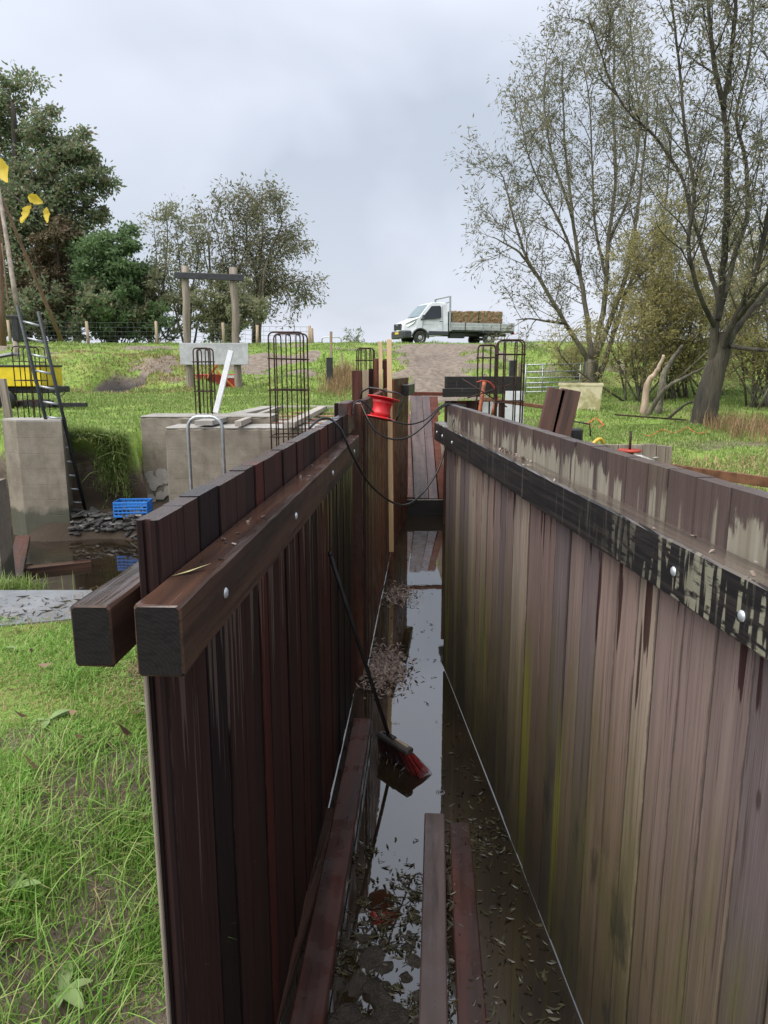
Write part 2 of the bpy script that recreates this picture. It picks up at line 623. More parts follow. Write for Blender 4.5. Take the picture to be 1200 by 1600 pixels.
# weathered planks of the wall with dry pale patches, wet tongues, algae
k = NT('weathered_hardwood_plank')
P = k.pos(); X, Y, Z = k.xyz(P)
g = k.noise(k.ocoord((95, 95, 1.1)), 1.0, 4, .65, .7)
g2 = k.noise(k.ocoord((24, 24, .5)), 1.0, 4, .6, .6)
fine = k.noise(k.ocoord((260, 260, 3.5)), 1.0, 2, .6)
rd = k.rand()
col = k.ramp(k.math('FRACT', k.mul(rd, 7.3)), [(.22, .158, .140), (.150, .117, .114), (.315, .248, .193), (.19, .137, .124), (.258, .182, .153), (.125, .098, .100), (.285, .23, .186), (.18, .122, .107)])
col = k.mix(k.mul(k.step(g2, .42, .62), .40), col, (.105, .076, .074))
col = k.mix(k.mul(k.step(k.math('SUBTRACT', 1.0, g2), .55, .68), .35), col, (.27, .215, .185))
col = k.mix(k.mul(k.step(g, .56, .66), .70), col, (.040, .026, .026))
col = k.mix(k.mul(k.step(fine, .50, .70), .22), col, (.32, .26, .24))
kv = k.n('ShaderNodeTexVoronoi', feature='F1')           # a few knots
k.l(k.ocoord((4.2, 4.2, 1.5)), kv.inputs['Vector']); kv.inputs['Scale'].default_value = 1.0
knot = k.math('SUBTRACT', 1.0, k.step(kv.outputs['Distance'], .03, .07))
col = k.mix(k.mul(knot, .8), col, (.035, .022, .018))
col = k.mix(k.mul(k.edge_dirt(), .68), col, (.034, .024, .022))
# green algae on the lower half, black near the water, each with ragged edges of its own
an = k.noise(k.scaled(P, (6, 6, .8)), 1.0, 4, .6)
low = k.math('SUBTRACT', 1.0, k.step(k.math('ADD', Z, k.mul(an, 1.0)), -.10, 1.20))
col = k.mixm(low, col, (.62, .63, .44))
gp = k.mul(low, k.step(k.noise(k.scaled(P, (5, 5, 1.1)), 1.0, 4, .6), .45, .65))
col = k.mix(k.mul(gp, .6), col, (.095, .092, .026))
streak = k.noise(k.scaled(P, (1.6, 7.0, .22)), 1.0, 2, .4)
am = k.mul(k.step(streak, .57, .64), k.math('SUBTRACT', 1.0, k.step(Z, -.35, .35)))
col = k.mix(k.mul(am, .85), col, (.190, .185, .025))
blk = k.math('SUBTRACT', 1.0, k.step(k.math('ADD', Z, k.mul(k.noise(P, 2.2, 4), .6)), -1.05, -.05))
col = k.mixm(blk, col, (.36, .34, .26))
bp = k.mul(k.step(k.noise(k.scaled(P, (3, 4.5, 1.6)), 1.0, 4, .6), .56, .64), k.math('SUBTRACT', 1.0, k.step(Z, -.75, -.15)))
col = k.mix(k.mul(bp, .75), col, (.018, .018, .012))
# wet tongues running down below the waling
wn1 = k.noise(k.scaled(P, (3, 15, .9)), 1.0, 2, .5)
wlim = k.math('MULTIPLY_ADD', k.math('SUBTRACT', .93, Z), .24, .555)
under = k.mul(k.step(wn1, wlim, k.math('ADD', wlim, .02)), k.math('SUBTRACT', 1.0, k.step(Z, 1.06, 1.07)))
under = k.mul(under, k.step(Z, .05, .3))
col = k.mix(k.mul(under, .85), col, (.032, .012, .012))
# dry pale fields above the waling
jag = k.noise(k.scaled(P, (14, 17, 4)), 1.0, 5, .7)
pt = k.math('ADD', 1.00, k.mul(jag, .32))
pale = k.mul(k.math('SUBTRACT', 1.0, k.step(Z, pt, k.math('ADD', pt, .035))), k.step(Z, 1.06, 1.08))
pale = k.mul(pale, k.step(k.math('ADD', k.mul(k.math('FRACT', k.mul(rd, 5.7)), .5), k.mul(k.noise(k.scaled(P, (2, 16, .4)), 1.0, 2), 1.2)), .72, .80))
topdark = k.step(Z, 1.06, 1.10)
col = k.mix(k.mul(topdark, .72), col, (.048, .034, .031))
col = k.mix(k.mul(pale, .72), col, k.mix(k.step(g2, .3, .7), (.21, .19, .14), (.34, .32, .25)))
wetm = k.math('MAXIMUM', under, k.mul(topdark, k.math('SUBTRACT', 1.0, pale)))
rr = k.math('SUBTRACT', .62, k.mul(wetm, .32))
k.bump(g, .55, .004)
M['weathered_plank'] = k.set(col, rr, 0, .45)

# black waling with washed-out pale cells
k = NT('black_waling')
P = k.pos(); X, Y, Z = k.xyz(P)
g = k.noise(k.ocoord((60, 1.4, 60)), 1.0, 3, .6)
v = k.n('ShaderNodeTexVoronoi', feature='F1')
k.l(k.scaled(P, (1, 17, 24)), v.inputs['Vector']); v.inputs['Scale'].default_value = 1.0
v.inputs['Randomness'].default_value = .9
ds = k.math('ADD', v.outputs['Distance'], k.mul(k.noise(P, 45, 3), .35))
big = k.noise(k.scaled(P, (1.4, 1.4, 1.4)), 1.0, 2)
near = k.math('SUBTRACT', 1.0, k.step(k.math('ADD', Y, k.mul(k.noise(P, 4, 3), 1.6)), 2.4, 3.9))
sa = k.noise(k.scaled(P, (1, 26, 3.0)), 1.0, 2, .5); sb = k.noise(k.scaled(P, (1, 9, 42)), 1.0, 3, .6)
cell = k.mul(k.mul(k.step(sa, .50, .55), k.step(sb, .40, .52)), near)
drip = k.mul(k.step(k.noise(k.scaled(P, (5, 22, 1.2)), 1.0, 2), .62, .68), .35)
col = k.mix(k.step(g, .4, .7), (.012, .011, .011), (.030, .025, .023))
col = k.mix(drip, col, (.13, .12, .10))
col = k.mix(k.mul(cell, .85), col, (.27, .26, .19))
N = k.xyz(k.n('ShaderNodeNewGeometry').outputs['Normal'])[2]
col = k.mix(k.step(N, .6, .8), col, k.mix(k.step(k.noise(k.ocoord((22, .8, 22)), 1.0, 3), .35, .65), (.055, .042, .034), (.12, .095, .075)))
k.bump(g, .4, .003)
M['waling'] = k.set(col, k.math('SUBTRACT', .5, k.mul(k.step(N, .6, .8), .36)), 0, k.math('ADD', .4, k.mul(k.step(N, .6, .8), .4)))

# ------------------------------------------------------------------ terrain
WATER = -1.40


def vnoise(x, y, seed=0):
    """smooth value noise, numpy"""
    x = np.asarray(x, float); y = np.asarray(y, float)
    xi = np.floor(x).astype(np.int64); yi = np.floor(y).astype(np.int64)
    fx = x - xi; fy = y - yi
    fx = fx * fx * (3 - 2 * fx); fy = fy * fy * (3 - 2 * fy)

    def h(a, b):
        n = (a * 374761393 + b * 668265263 + seed * 974711) & 0x7fffffff
        n = ((n ^ (n >> 13)) * 1274126177) & 0x7fffffff
        return ((n ^ (n >> 16)) & 0xffff) / 65535.0
    return (h(xi, yi) * (1 - fx) + h(xi + 1, yi) * fx) * (1 - fy) + (h(xi, yi + 1) * (1 - fx) + h(xi + 1, yi + 1) * fx) * fy


def sst(x, a, b):
    t = np.clip((np.asarray(x, float) - a) / (b - a), 0, 1)
    return t * t * (3 - 2 * t)


def Lw(y): return -.663 + .06 * np.clip(y, -4, 7.0) + .073 * (np.asarray(y) > 6.9) + .06 * np.clip(np.asarray(y) - 7, 0, 8)
def Rw(y): return np.where(np.asarray(y) < 7.15, 1.142 - .0755 * np.clip(y, -4, 7.2), 1.25)


BY = [-30, 8, 12, 16, 19, 24, 26, 29, 32, 35, 38.2, 40, 47, 58, 75, 3000]
BZ = [0, 0, .14, .40, .55, .72, .86, 1.35, 1.95, 2.45, 2.82, 2.92, 2.92, 1.0, .0, 0]


def ground(x, y):
    """height and bare-soil share of the terrain"""
    x = np.asarray(x, float); y = np.asarray(y, float)
    z = np.interp(y, BY, BZ)
    far = sst(y, 8, 20)
    z = z + (vnoise(x * .6, y * .6, 3) - .5) * (.06 + .10 * far) + (vnoise(x * 2.1, y * 2.1, 5) - .5) * (.03 + .05 * far)
    bank = sst(y, 25, 28) * (1 - sst(y, 36, 39))
    z = z + bank * ((vnoise(x * .35 + 9, y * .35, 8) - .45) * .7 + (vnoise(x * .9, y * .9, 18) - .5) * .35)
    z = z + .45 * np.exp(-((x + 10.5) / 3.5) ** 2 - ((y - 29.5) / 2.2) ** 2)
    crest = sst(y, 38, 40) * (1 - sst(y, 46, 49))
    z = z * (1 - crest) + (2.92 + (vnoise(x * .8, y * .8, 4) - .5) * .07) * crest
    # mud ramp up to the dike road
    cx = np.interp(y, [20, 26, 32, 38], [1.6, 1.8, 2.2, 2.6]); hw = np.interp(y, [20, 26, 32, 38], [.8, 2.0, 2.9, 3.4])
    mud = (1 - sst(np.abs(x - cx) + (vnoise(x * 1.1, y * .9, 11) - .5) * 2.6 + (vnoise(x * 3, y * 2.4, 12) - .5) * 1.6, hw * .6, hw * 1.15)) * sst(y, 19, 23) * (1 - sst(y, 38.0, 39.6))
    z = z - mud * (.04 + .09 * np.abs(np.sin((x - cx) * 2.6)) * vnoise(x * 2, y * 1.2, 21)) + mud * (vnoise(x * 6, y * 6, 22) - .5) * .07
    # dark dug hole in the bank on the left
    e = ((x + 9.7) / 1.0) ** 2 + ((y - 26.6) / 1.5) ** 2 + (vnoise(x * 2, y * 2, 31) - .5) * .8
    hole = 1 - sst(e, .6, 1.3)
    z = z - hole * .55
    soil = np.maximum(mud, hole)
    bare = sst(vnoise(x * .55 + 4, y * .55 + 2, 43) + (vnoise(x * 2.2, y * 2.2, 44) - .5) * .4, .56, .72) * bank * (x < -1) * .8
    soil = np.maximum(soil, bare)
    # worn patches
    patch = sst(vnoise(x * .9 + 40, y * .9, 41), .62, .82) * .55 * sst(y, 7, 9)
    soil = np.maximum(soil, patch * (x > 1) + patch * .6 * (x <= 1))
    # bank beside the near wall falls towards its foot
    L = Lw(y); Rr = Rw(y)
    z = z - .36 * sst(x, L - .95, L - .10) * (1 - sst(y, 3.4, 5.0)) * (x < L)
    nearp = sst(vnoise(x * 3.1 + 3, y * 2.4 + 1, 51), .56, .76) * (y < 5.2) * (x < 0)
    soil = np.maximum(soil, nearp * .75 + .36 * (y < 5.2) * (x < 0))
    soil = np.maximum(soil, .9 * sst(x + (vnoise(x * 5, y * 5, 52) - .5) * .5, L - .42, L - .15) * (y < 5.1) * (x < L) * sst(vnoise(x * 1.5, y * 1.5, 53), .3, .6))
    # pit on the left
    ed = (vnoise(x * 1.2, y * 1.2, 61) - .5) * .35
    pit = sst(y + ed * .3, 5.06, 5.22) * (1 - sst(y + ed * (x < -4.9) - .75 * sst(x, -5.0, -4.85), 13.75, 14.05)) * sst(x + ed, -10.2, -9.8) * (x < L)
    floor = -1.60 + .58 * sst(y + (vnoise(x, y, 71) - .5) * .6, 12.3, 13.0) * sst(x, -7.0, -6.0)
    z = z * (1 - pit) + floor * pit
    soil = np.maximum(soil, sst(pit, .15, .5))
    # the trench between the timber walls
    tr = (x > L - .055) & (x < Rr + .055) & (y < 19.25)
    fl = -1.62 + np.interp(y, [15.0, 19.2], [0, 2.15])
    z = np.where(tr, np.minimum(z, fl), z)
    soil = np.where(tr & (fl < z + .05) & (y < 19), 1.0, soil)
    z = np.where((y > 60), z - .3, z)
    return z, soil, hole


rows = np.concatenate([np.arange(-4, 5, .14), np.arange(5, 20, .17), np.arange(20, 48, .34), [49, 51, 54, 58, 64, 75, 95, 140, 220, 400, 800, 1600]])
left = np.concatenate([[-900, -400, -180, -90, -60, -45, -36, -30, -25, -21], np.arange(-18, -12, .6), np.arange(-12, -3.2, .26), np.arange(-3.1, -1.5, .17)])
right = np.concatenate([np.arange(1.7, 6, .22), np.arange(6, 18, .45), [19, 22, 26, 32, 40, 55, 80, 120, 300, 900]])
V = []
for y in rows:
    L, Rr = float(Lw(min(y, 19))), float(Rw(y))
    mid = [L - .62, L - .42, L - .26, L - .14, L - .066, L - .045, L + .1, (L + Rr) / 2, Rr - .1, Rr + .045, Rr + .066, Rr + .2]
    xs = np.concatenate([left, mid, right])
    z, s, h = ground(xs, np.full_like(xs, y))
    V.append(np.stack([xs, np.full_like(xs, y), z, s, h], 1))
nr, nc = len(rows), len(V[0])
V = np.concatenate(V)
i = np.arange(nr - 1)[:, None] * nc + np.arange(nc - 1)[None, :]
F = np.stack([i, i + 1, i + nc + 1, i + nc], -1).reshape(-1, 4)
me = fast_mesh('ground', V[:, :3], [F], True)
a = me.attributes.new('soil', 'FLOAT', 'POINT'); a.data.foreach_set('value', V[:, 3].astype(np.float32))
a = me.attributes.new('peat', 'FLOAT', 'POINT'); a.data.foreach_set('value', V[:, 4].astype(np.float32))
k = NT('grass_and_soil')
P = k.pos()
at1 = k.n('ShaderNodeAttribute'); at1.attribute_name = 'soil'
at2 = k.n('ShaderNodeAttribute'); at2.attribute_name = 'peat'
n1 = k.noise(P, .55, 4, .6); n2 = k.noise(P, 4.5, 5, .65); n3 = k.noise(P, 26, 4, .65)
gcol = k.mix(k.step(n2, .3, .7), (.12, .20, .032), (.22, .32, .060))
gcol = k.mix(k.mul(k.step(n1, .45, .70), .55), gcol, (.30, .27, .10))
gcol = k.mix(k.mul(k.step(n3, .52, .70), .45), gcol, (.085, .115, .028))
scol = k.mix(k.step(n2, .3, .7), (.095, .070, .052), (.200, .155, .125))
scol = k.mix(k.mul(k.step(n3, .5, .7), .5), scol, (.055, .040, .030))
Yc = k.xyz(P)[1]; Zc = k.xyz(P)[2]
ramp = k.mul(k.step(Yc, 20, 23), .9)
scol = k.mix(ramp, scol, k.mix(k.step(n2, .3, .7), (.140, .112, .088), (.250, .205, .165)))
scol = k.mix(k.math('SUBTRACT', 1.0, k.step(Zc, -.9, -.2)), scol, k.mix(n3, (.025, .018, .012), (.060, .042, .028)))
scol = k.mix(at2.outputs['Fac'], scol, k.mix(k.step(n3, .4, .6), (.018, .017, .018), (.045, .042, .042)))
sm = k.step(k.math('ADD', at1.outputs['Fac'], k.mul(k.math('SUBTRACT', n3, .5), .55)), .30, .62)
k.bump(k.math('ADD', k.mul(n2, .6), k.mul(n3, .5)), .7, .05)
M['ground'] = k.set(k.mix(sm, gcol, scol), .85, 0, .3)
struct(obj('ground', me, M['ground']))

# ------------------------------------------------------------------ water (pit and trench share one level)
k = NT('muddy_water')
P = k.pos()
n = k.noise(P, 1.4, 3); n2 = k.noise(P, 9, 2)
h = k.mul(n2, .10)
rings = [(635, 1107), (622, 1131), (688, 1238), (640, 1075), (668, 975), (700, 1330), (90, 850), (150, 900)]
for (u, v) in rings:
    c = gz(u, v, WATER)
    d = k.n('ShaderNodeVectorMath', operation='DISTANCE')
    k.l(P, d.inputs[0]); d.inputs[1].default_value = (c.x, c.y, WATER)
    dd = d.outputs['Value']
    w = k.mul(k.math('SINE', k.mul(dd, 420)), k.math('SUBTRACT', 1.0, k.step(dd, .01, .055)))
    h = k.math('ADD', h, k.mul(w, .05))
k.bump(h, .12, .02)
k.set(k.mix(k.step(n, .3, .7), (.012, .009, .006), (.026, .018, .010)), .02, 0, .5)
k.b.inputs['IOR'].default_value = 2.5
M['water'] = k.m
vv, ff = [], []
ys = np.arange(-3.0, 16.2, .1)
for y in ys:                                    # trench strip, the water creeping up a little at both walls
    L, Rr = float(Lw(y)), float(Rw(y))
    for x, z in ((L - .004, .0035), (L + .0025, .0016), (L + .014, 0), (L + .03, 0), ((L + Rr) / 2, 0), (Rr - .03, 0), (Rr - .014, 0), (Rr - .0025, .0016), (Rr + .004, .0035)):
        vv.append((x, y, WATER + z))
n0 = 9
for r in range(len(ys) - 1):
    for c in range(n0 - 1):
        b = r * n0 + c
        ff.append((b, b + 1, b + n0 + 1, b + n0))
o = len(vv)
ys2 = np.arange(5.0, 14.6, .4)
for y in ys2:
    for x in (-10.6, -6, -3, float(Lw(y)) - .058):
        vv.append((x, y, WATER))
for r in range(len(ys2) - 1):
    for c in range(3):
        b = o + r * 4 + c
        ff.append((b, b + 1, b + 5, b + 4))
mb = MB(); mb.v = vv; mb.f = ff
struct(mb.build('water', M['water'], None, True))

# ------------------------------------------------------------------ timber walls
TRENCH_Z = -1.7


def plank_mesh(w, t, z0, z1, groove=False, name='plank'):
    """vertical board: width along local y, thickness along -x from the face at x=0, tongue-and-groove edges"""
    b = .007
    h = w / 2 - .0028
    if groove:
        prof = [(0, -h + b), (0, h - b), (-b, h), (-t + b, h), (-t, h - b), (-t, -h + b), (-t + b, -h),
                (-t * .68, -h), (-t * .66, -h + .014), (-t * .36, -h + .014), (-t * .34, -h), (-b, -h)]
    else:
        b = .004; f = w / 2 - .0028; h = w / 2 - .0003      # open joint on the face, closed by the tongue behind
        prof = [(0, -f + b), (0, f - b), (-b, f), (-.026, f), (-.028, h), (-t + b, h), (-t, h - b), (-t, -h + b), (-t + b, -h), (-.028, -h), (-.026, -f), (-b, -f)]
    return MB().prism(prof, Matrix.Translation((0, 0, z0)), z1 - z0).mesh(name)


def panel_frame(a, b):
    """wall axis from a to b; local +y runs along it, local +x is the face side to the right of travel"""
    d = Vector((b[0] - a[0], b[1] - a[1], 0))
    return math.atan2(-d.x, d.y), d.length


def timber_wall(name, label, cat, a, b, top, thick, mat, widths, seed, bottom=TRENCH_Z, topvar=.003, proud=.007, first_groove=True, group=None, flip=False):
    rz, Ln = panel_frame(a, b)
    root = thing(name, label, cat, (a[0], a[1], 0), rz, group)
    rr = random.Random(seed)
    cache = {}
    s = 0
    first = True
    while s < Ln - .03:
        w = min(rr.choice(widths), Ln - s)
        if Ln - s - w < .05:
            w = Ln - s
        key = (round(w, 3), first and first_groove)
        if key not in cache:
            cache[key] = plank_mesh(w, thick, bottom, top, key[1])
            cache[key].materials.append(mat)
        px = rr.uniform(-proud, proud * .2)
        p = obj('plank', cache[key], mat, root, ((thick if flip else 0) + px * (1 if not flip else -1), s + w / 2, rr.uniform(-topvar, 0)))
        p.rotation_euler = (0, rr.uniform(-.0012, .0012), rr.uniform(-.006, .006))
        s += w
        first = False
    return root, Ln


def rough_box(d, bev, step, amp, seed, cuts=3):
    """box with worn edges and an uneven skin: rounded sections along its longest axis"""
    rr = np.random.default_rng(seed)
    ax = max(range(3), key=lambda i_: d[i_]); a1, a2 = [(1, 2), (2, 0), (0, 1)][ax]
    A_, B_ = d[a1] / 2, d[a2] / 2
    nA = max(2, int(d[a1] / step)); nB = max(2, int(d[a2] / step))
    ring = [(A_, t) for t in np.linspace(-B_ + bev, B_ - bev, nB)] + [(t, B_) for t in np.linspace(A_ - bev, -A_ + bev, nA)] \
        + [(-A_, t) for t in np.linspace(B_ - bev, -B_ + bev, nB)] + [(t, -B_) for t in np.linspace(-A_ + bev, A_ - bev, nA)]
    ns = max(2, int(d[ax] / step)) + 1
    V_ = []
    st_ = [(-d[ax] / 2, bev * .7)] + [(t, 0) for t in np.linspace(-d[ax] / 2 + bev * .7, d[ax] / 2 - bev * .7, ns)] + [(d[ax] / 2, bev * .7)]
    for t, ins in st_:
        for x_, y_ in ring:
            k1 = (A_ - ins) / A_; k2 = (B_ - ins) / B_
            q = [0, 0, 0]; q[ax] = t; q[a1] = x_ * k1; q[a2] = y_ * k2
            V_.append(q)
    V_ = np.array(V_)
    corner = (np.abs(np.abs(V_[:, a1]) - A_ + 0) < bev * 1.2) & (np.abs(np.abs(V_[:, a2]) - B_) < bev * 1.2)
    V_ = V_ + rr.normal(0, amp, V_.shape) * np.where(corner, 1.4, .6)[:, None]
    chip = corner & (rr.random(len(V_)) < .04)
    V_[chip, a1] *= 1 - amp * 4 / A_; V_[chip, a2] *= 1 - amp * 4 / B_
    m_ = len(ring)
    F_ = [tuple(range(m_ - 1, -1, -1)), tuple(range((len(st_) - 1) * m_, len(st_) * m_))]
    for s_ in range(len(st_) - 1):
        for i_ in range(m_):
            j_ = (i_ + 1) % m_
            F_.append((s_ * m_ + i_, s_ * m_ + j_, (s_ + 1) * m_ + j_, (s_ + 1) * m_ + i_))
    mb_ = MB(); mb_.v = [tuple(v_) for v_ in V_]; mb_.f = F_
    return mb_


def chamfer_beam(root, name, x0, x1, y0, y1, z0, z1, mat, b=.007):
    mb = rough_box((x1 - x0, y1 - y0, z1 - z0), b, .11, .0005, int(abs(x0 * 1000) + y1 * 10)) if y1 - y0 > 2 else MB().box((0, 0, 0), (x1 - x0, y1 - y0, z1 - z0), None, b)
    return mb.build(name, mat, root, loc=((x0 + x1) / 2, (y0 + y1) / 2, (z0 + z1) / 2))


bolt_me = MB().lathe([(.0001, .0), (.0155, .0), (.0155, .002), (.013, .005), (.007, .0075), (.0001, .0082)], 14, Matrix.Rotation(math.pi / 2, 4, 'Y')).mesh('bolt', True)


def bolts(root, x, z, ys):
    for y in ys:
        b = obj('bolt', bolt_me, M['bolt'], root, (x, y, z + random.uniform(-.012, .012)))


# near left wall
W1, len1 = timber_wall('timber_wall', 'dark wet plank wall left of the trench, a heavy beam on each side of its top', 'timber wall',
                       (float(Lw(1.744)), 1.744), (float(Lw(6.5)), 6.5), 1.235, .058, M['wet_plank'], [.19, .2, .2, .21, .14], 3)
w1i = chamfer_beam(W1, 'waling_beam', .002, .112, -.185, 4.10, .905, 1.078, M['wet_beam'])
w1i['label'] = 'inner waling beam with a glossy rust-brown wet top'
chamfer_beam(W1, 'waling_beam', -.182, -.083, -.115, 4.30, .895, 1.05, M['wet_beam'])
bolts(W1, .112, 1.0, (.17, 1.25, 2.45, 3.7))
chamfer_beam(W1, 'cap_board', -.075, .004, 4.28, 4.79, 1.06, 1.325, M['red_beam'], .008)
# pale edge strip on the near end of the wall
MB().box((-.052, -.010, -.4), (.010, .016, 2.55), None, .003).build('edge_strip', M['grey_pole'], W1)

# corner posts between the two left walls
for (y, w, dxx, mat, zt, lab) in ((6.60, .14, -.02, 'wet_plank', 1.30, 'dark square corner post at the far end of the near left wall'),
                                  (6.80, .19, .05, 'orange_post', 1.29, 'glossy orange-brown corner post under the red cable reel')):
    pm = MB().box((0, 0, (zt + TRENCH_Z) / 2), (.16, w, zt - TRENCH_Z), None, .008)
    o = pm.build('corner_post', M[mat], None, loc=(-.663 + .06 * y - .08 + dxx, y, 0))
    tag(o, lab, 'post')

# second left wall, beyond the corner posts
W2, len2 = timber_wall('timber_wall', 'red-brown plank wall beyond the corner posts, behind the pale lath', 'timber wall',
                       (float(Lw(6.95)), 6.95), (float(Lw(12.0)), 12.0), 1.31, .06, M['brown_board'], [.19, .2, .22], 5, first_groove=False)
# third left panel, angled in, with its own short beam
a3, b3 = (.17, 12.15), (.50, 15.0)
W3, len3 = timber_wall('timber_wall', 'dark plank panel with a short black beam, far left end of the trench', 'timber wall',
                       a3, b3, 1.43, .07, M['brown_board'], [.19, .2, .22], 9, first_groove=False)
chamfer_beam(W3, 'waling_beam', .002, .13, 1.35, 2.86, 1.11, 1.31, M['waling'])

# right wall
yr0, yr1 = .55, 7.05
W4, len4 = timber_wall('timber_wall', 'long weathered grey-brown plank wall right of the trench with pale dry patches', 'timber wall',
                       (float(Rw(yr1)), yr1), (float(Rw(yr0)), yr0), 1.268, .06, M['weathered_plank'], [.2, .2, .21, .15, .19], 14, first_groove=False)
wb = chamfer_beam(W4, 'waling_beam', .002, .108, -.10, len4, .915, 1.09, M['waling'])
wb['label'] = 'black waling beam with pale washed-out spots towards the viewer'
bolts(W4, .108, 1.0, (.08, .42, .95, 4.95, 5.32))
chamfer_beam(W4, 'waling_beam', -.17, -.062, .10, len4, .90, 1.06, M['waling'])

# dark wall panel across the far right end of the trench
W5, len5 = timber_wall('timber_wall', 'short black-topped plank panel behind the rebar cages at the far right', 'timber wall',
                       (1.17, 13.9), (2.62, 14.25), 1.0, .06, M['brown_board'], [.2, .22], 17, bottom=-1.6, first_groove=False)
chamfer_beam(W5, 'waling_beam', -.02, .10, -.02, len5, 1.13, 1.46, M['waling'])
chamfer_beam(W5, 'waling_beam', .102, .20, -.1, .62, 1.08, 1.24, M['waling'])

# beam across the trench far away, with sill at the water
def loose(name, label, cat, a, b, w, h, mat, bev=.006, group=None):
    a, b = Vector(a), Vector(b)
    d = b - a
    mb = MB().box((0, 0, 0), (w, d.length, h), None, bev)
    o = mb.build(name, mat, None, loc=(a + b) / 2)
    y = d.normalized(); x = y.cross(Vector((0, 0, 1))).normalized(); z = x.cross(y)
    o.rotation_euler = Matrix((x, y, z)).transposed().to_euler()
    return tag(o, label, cat, group)


loose('cross_beam', 'thin brown beam spanning the trench end above the ramp planks', 'beam', (.45, 17.5, 1.02), (1.75, 17.6, 1.00), .12, .085, M['brown_board'])
loose('sill_beam', 'black sill beam across the trench at the foot of the ramp planks', 'beam', (.20, 14.85, -1.235), (1.27, 14.85, -1.235), .16, .34, M['waling'])

# ramp planks
rp = [(644, .24, 'ramp_red', .05, 'upright-looking red-brown ramp plank nearest the left panel, sinking to the water'),
      (659, .31, 'grey_beam', 0, 'wide grey wet ramp plank between the red-brown ones'),
      (674, .20, 'ramp_board', -.02, 'narrow wet ramp plank left of the dark one'),
      (688, .22, 'brown_board', -.03, 'dark ramp plank nearest the right wall')]
xs = [.50, .785, 1.03, 1.235]
for (u, w, mt, dz, lab), x in zip(rp, xs):
    mb = MB().box((0, 0, 0), (w - .012, 4.3, .06), None, .006)
    A, B = Vector((x, 14.98, -1.02 + dz * .3)), Vector((x * 1.04, 18.6, .86 + dz))
    o = mb.build('ramp_plank', M[mt], None, loc=(A + B) / 2)
    o.rotation_euler = (math.atan2(B.z - A.z, B.y - A.y), 0, random.uniform(-.012, .012))
    tag(o, lab, 'plank', 'planks sloping up at the end of the trench')


def orient(d):              # local z along d, local x as level as it can be
    z = Vector(d).normalized(); x = Vector((1, 0, 0)); x = (x - z * x.dot(z)).normalized(); y = z.cross(x)
    return Matrix((x, y, z)).transposed().to_euler()


def gh(x, y):
    return float(ground(np.array([x]), np.array([y]))[0][0])


def hit(u, v, t0=2.0):      # where a photo pixel's line of sight meets the ground
    d = ray(u, v); o = Vector((0, 0, CAMZ))
    ts = np.arange(t0, 60, .04)
    X_, Y_, Z_ = d.x * ts, d.y * ts, CAMZ + d.z * ts
    g_ = np.maximum(ground(X_, Y_)[0], WATER)
    i_ = np.argmax(Z_ < g_)
    return o + d * float(ts[i_])


# ------------------------------------------------------------------ timbers lying in the trench
def lying(far, near_, z, w, h, mat, label, ext=0):
    A = gz(*far, z); B = gz(*near_, z)
    d = (B - A).normalized()
    B = B + d * ext
    A.z = B.z = z - h / 2
    return loose('timber_beam', label, 'beam', A, B, w, h, mat, .008)


lying((567, 1122), (478, 1600), -1.27, .155, .11, M['red_beam'], 'raised red-brown beam lying in the trench along the left wall', .8)
lying((520, 1262), (412, 1600), -1.36, .13, .12, M['wet_beam'], 'low dark beam wedged between the left wall and the red-brown beam', .8)
lying((679, 1270), (677, 1600), -1.33, .135, .12, M['grey_beam'], 'grey-brown beam lying in the water in the middle of the trench', .7)
lying((718, 1285), (738, 1600), -1.392, .14, .12, M['red_beam'], 'dark red beam almost under water, right of the grey-brown beam', .7)

# ------------------------------------------------------------------ broom
bt = thing('broom', 'wet broom with red bristles standing in the trench, handle against the left wall', 'broom', (.08, 5.0, WATER))
def rel(p, root):
    return Vector(p) - Vector(root.location)
h0 = Vector((float(Lw(4.72)) + .018, 4.72, .37))
h1 = Vector((.035, 5.19, -1.20))
MB().tube([rel(h0, bt), rel(h0.lerp(h1, .5), bt), rel(h1, bt)], [.0135, .0145, .0145], 10).build('handle', M['dark_steel'], bt, True)
MB().tube([rel(h0 + Vector((0, 0, -.002)), bt), rel(h0 + (h0 - h1).normalized() * .02, bt)], [.016, .012], 10).build('end_cap', M['black_rubber'], bt, True)
ba = Vector((-.035, 5.26, -1.225)); bb = Vector((.20, 4.98, -1.225))
ax = (bb - ba).normalized()
side = ax.cross(Vector((0, 0, 1))).normalized()
Mx = Matrix((side, ax, Vector((0, 0, 1)))).transposed()
blk = MB().box(rel((ba + bb) / 2, bt), (.075, .36, .05), Mx, .014).build('head_block', M['broom_block'], bt)
top = rel(h1, bt)
mid = rel((ba + bb) / 2 + Vector((0, 0, .03)), bt)
MB().tube([top, mid], [.019, .021], 10).build('socket', M['dark_steel'], bt, True)
MB().tube([top + Vector((.005, 0, 0)), rel(ba.lerp(bb, .92) + Vector((0, 0, .028)), bt)], .009, 8).build('brace', M['broom_bare'], bt, True)
MB().tube([top, rel(ba.lerp(bb, .12) + Vector((0, 0, .028)), bt)], .005, 6).build('brace', M['dark_steel'], bt, True)
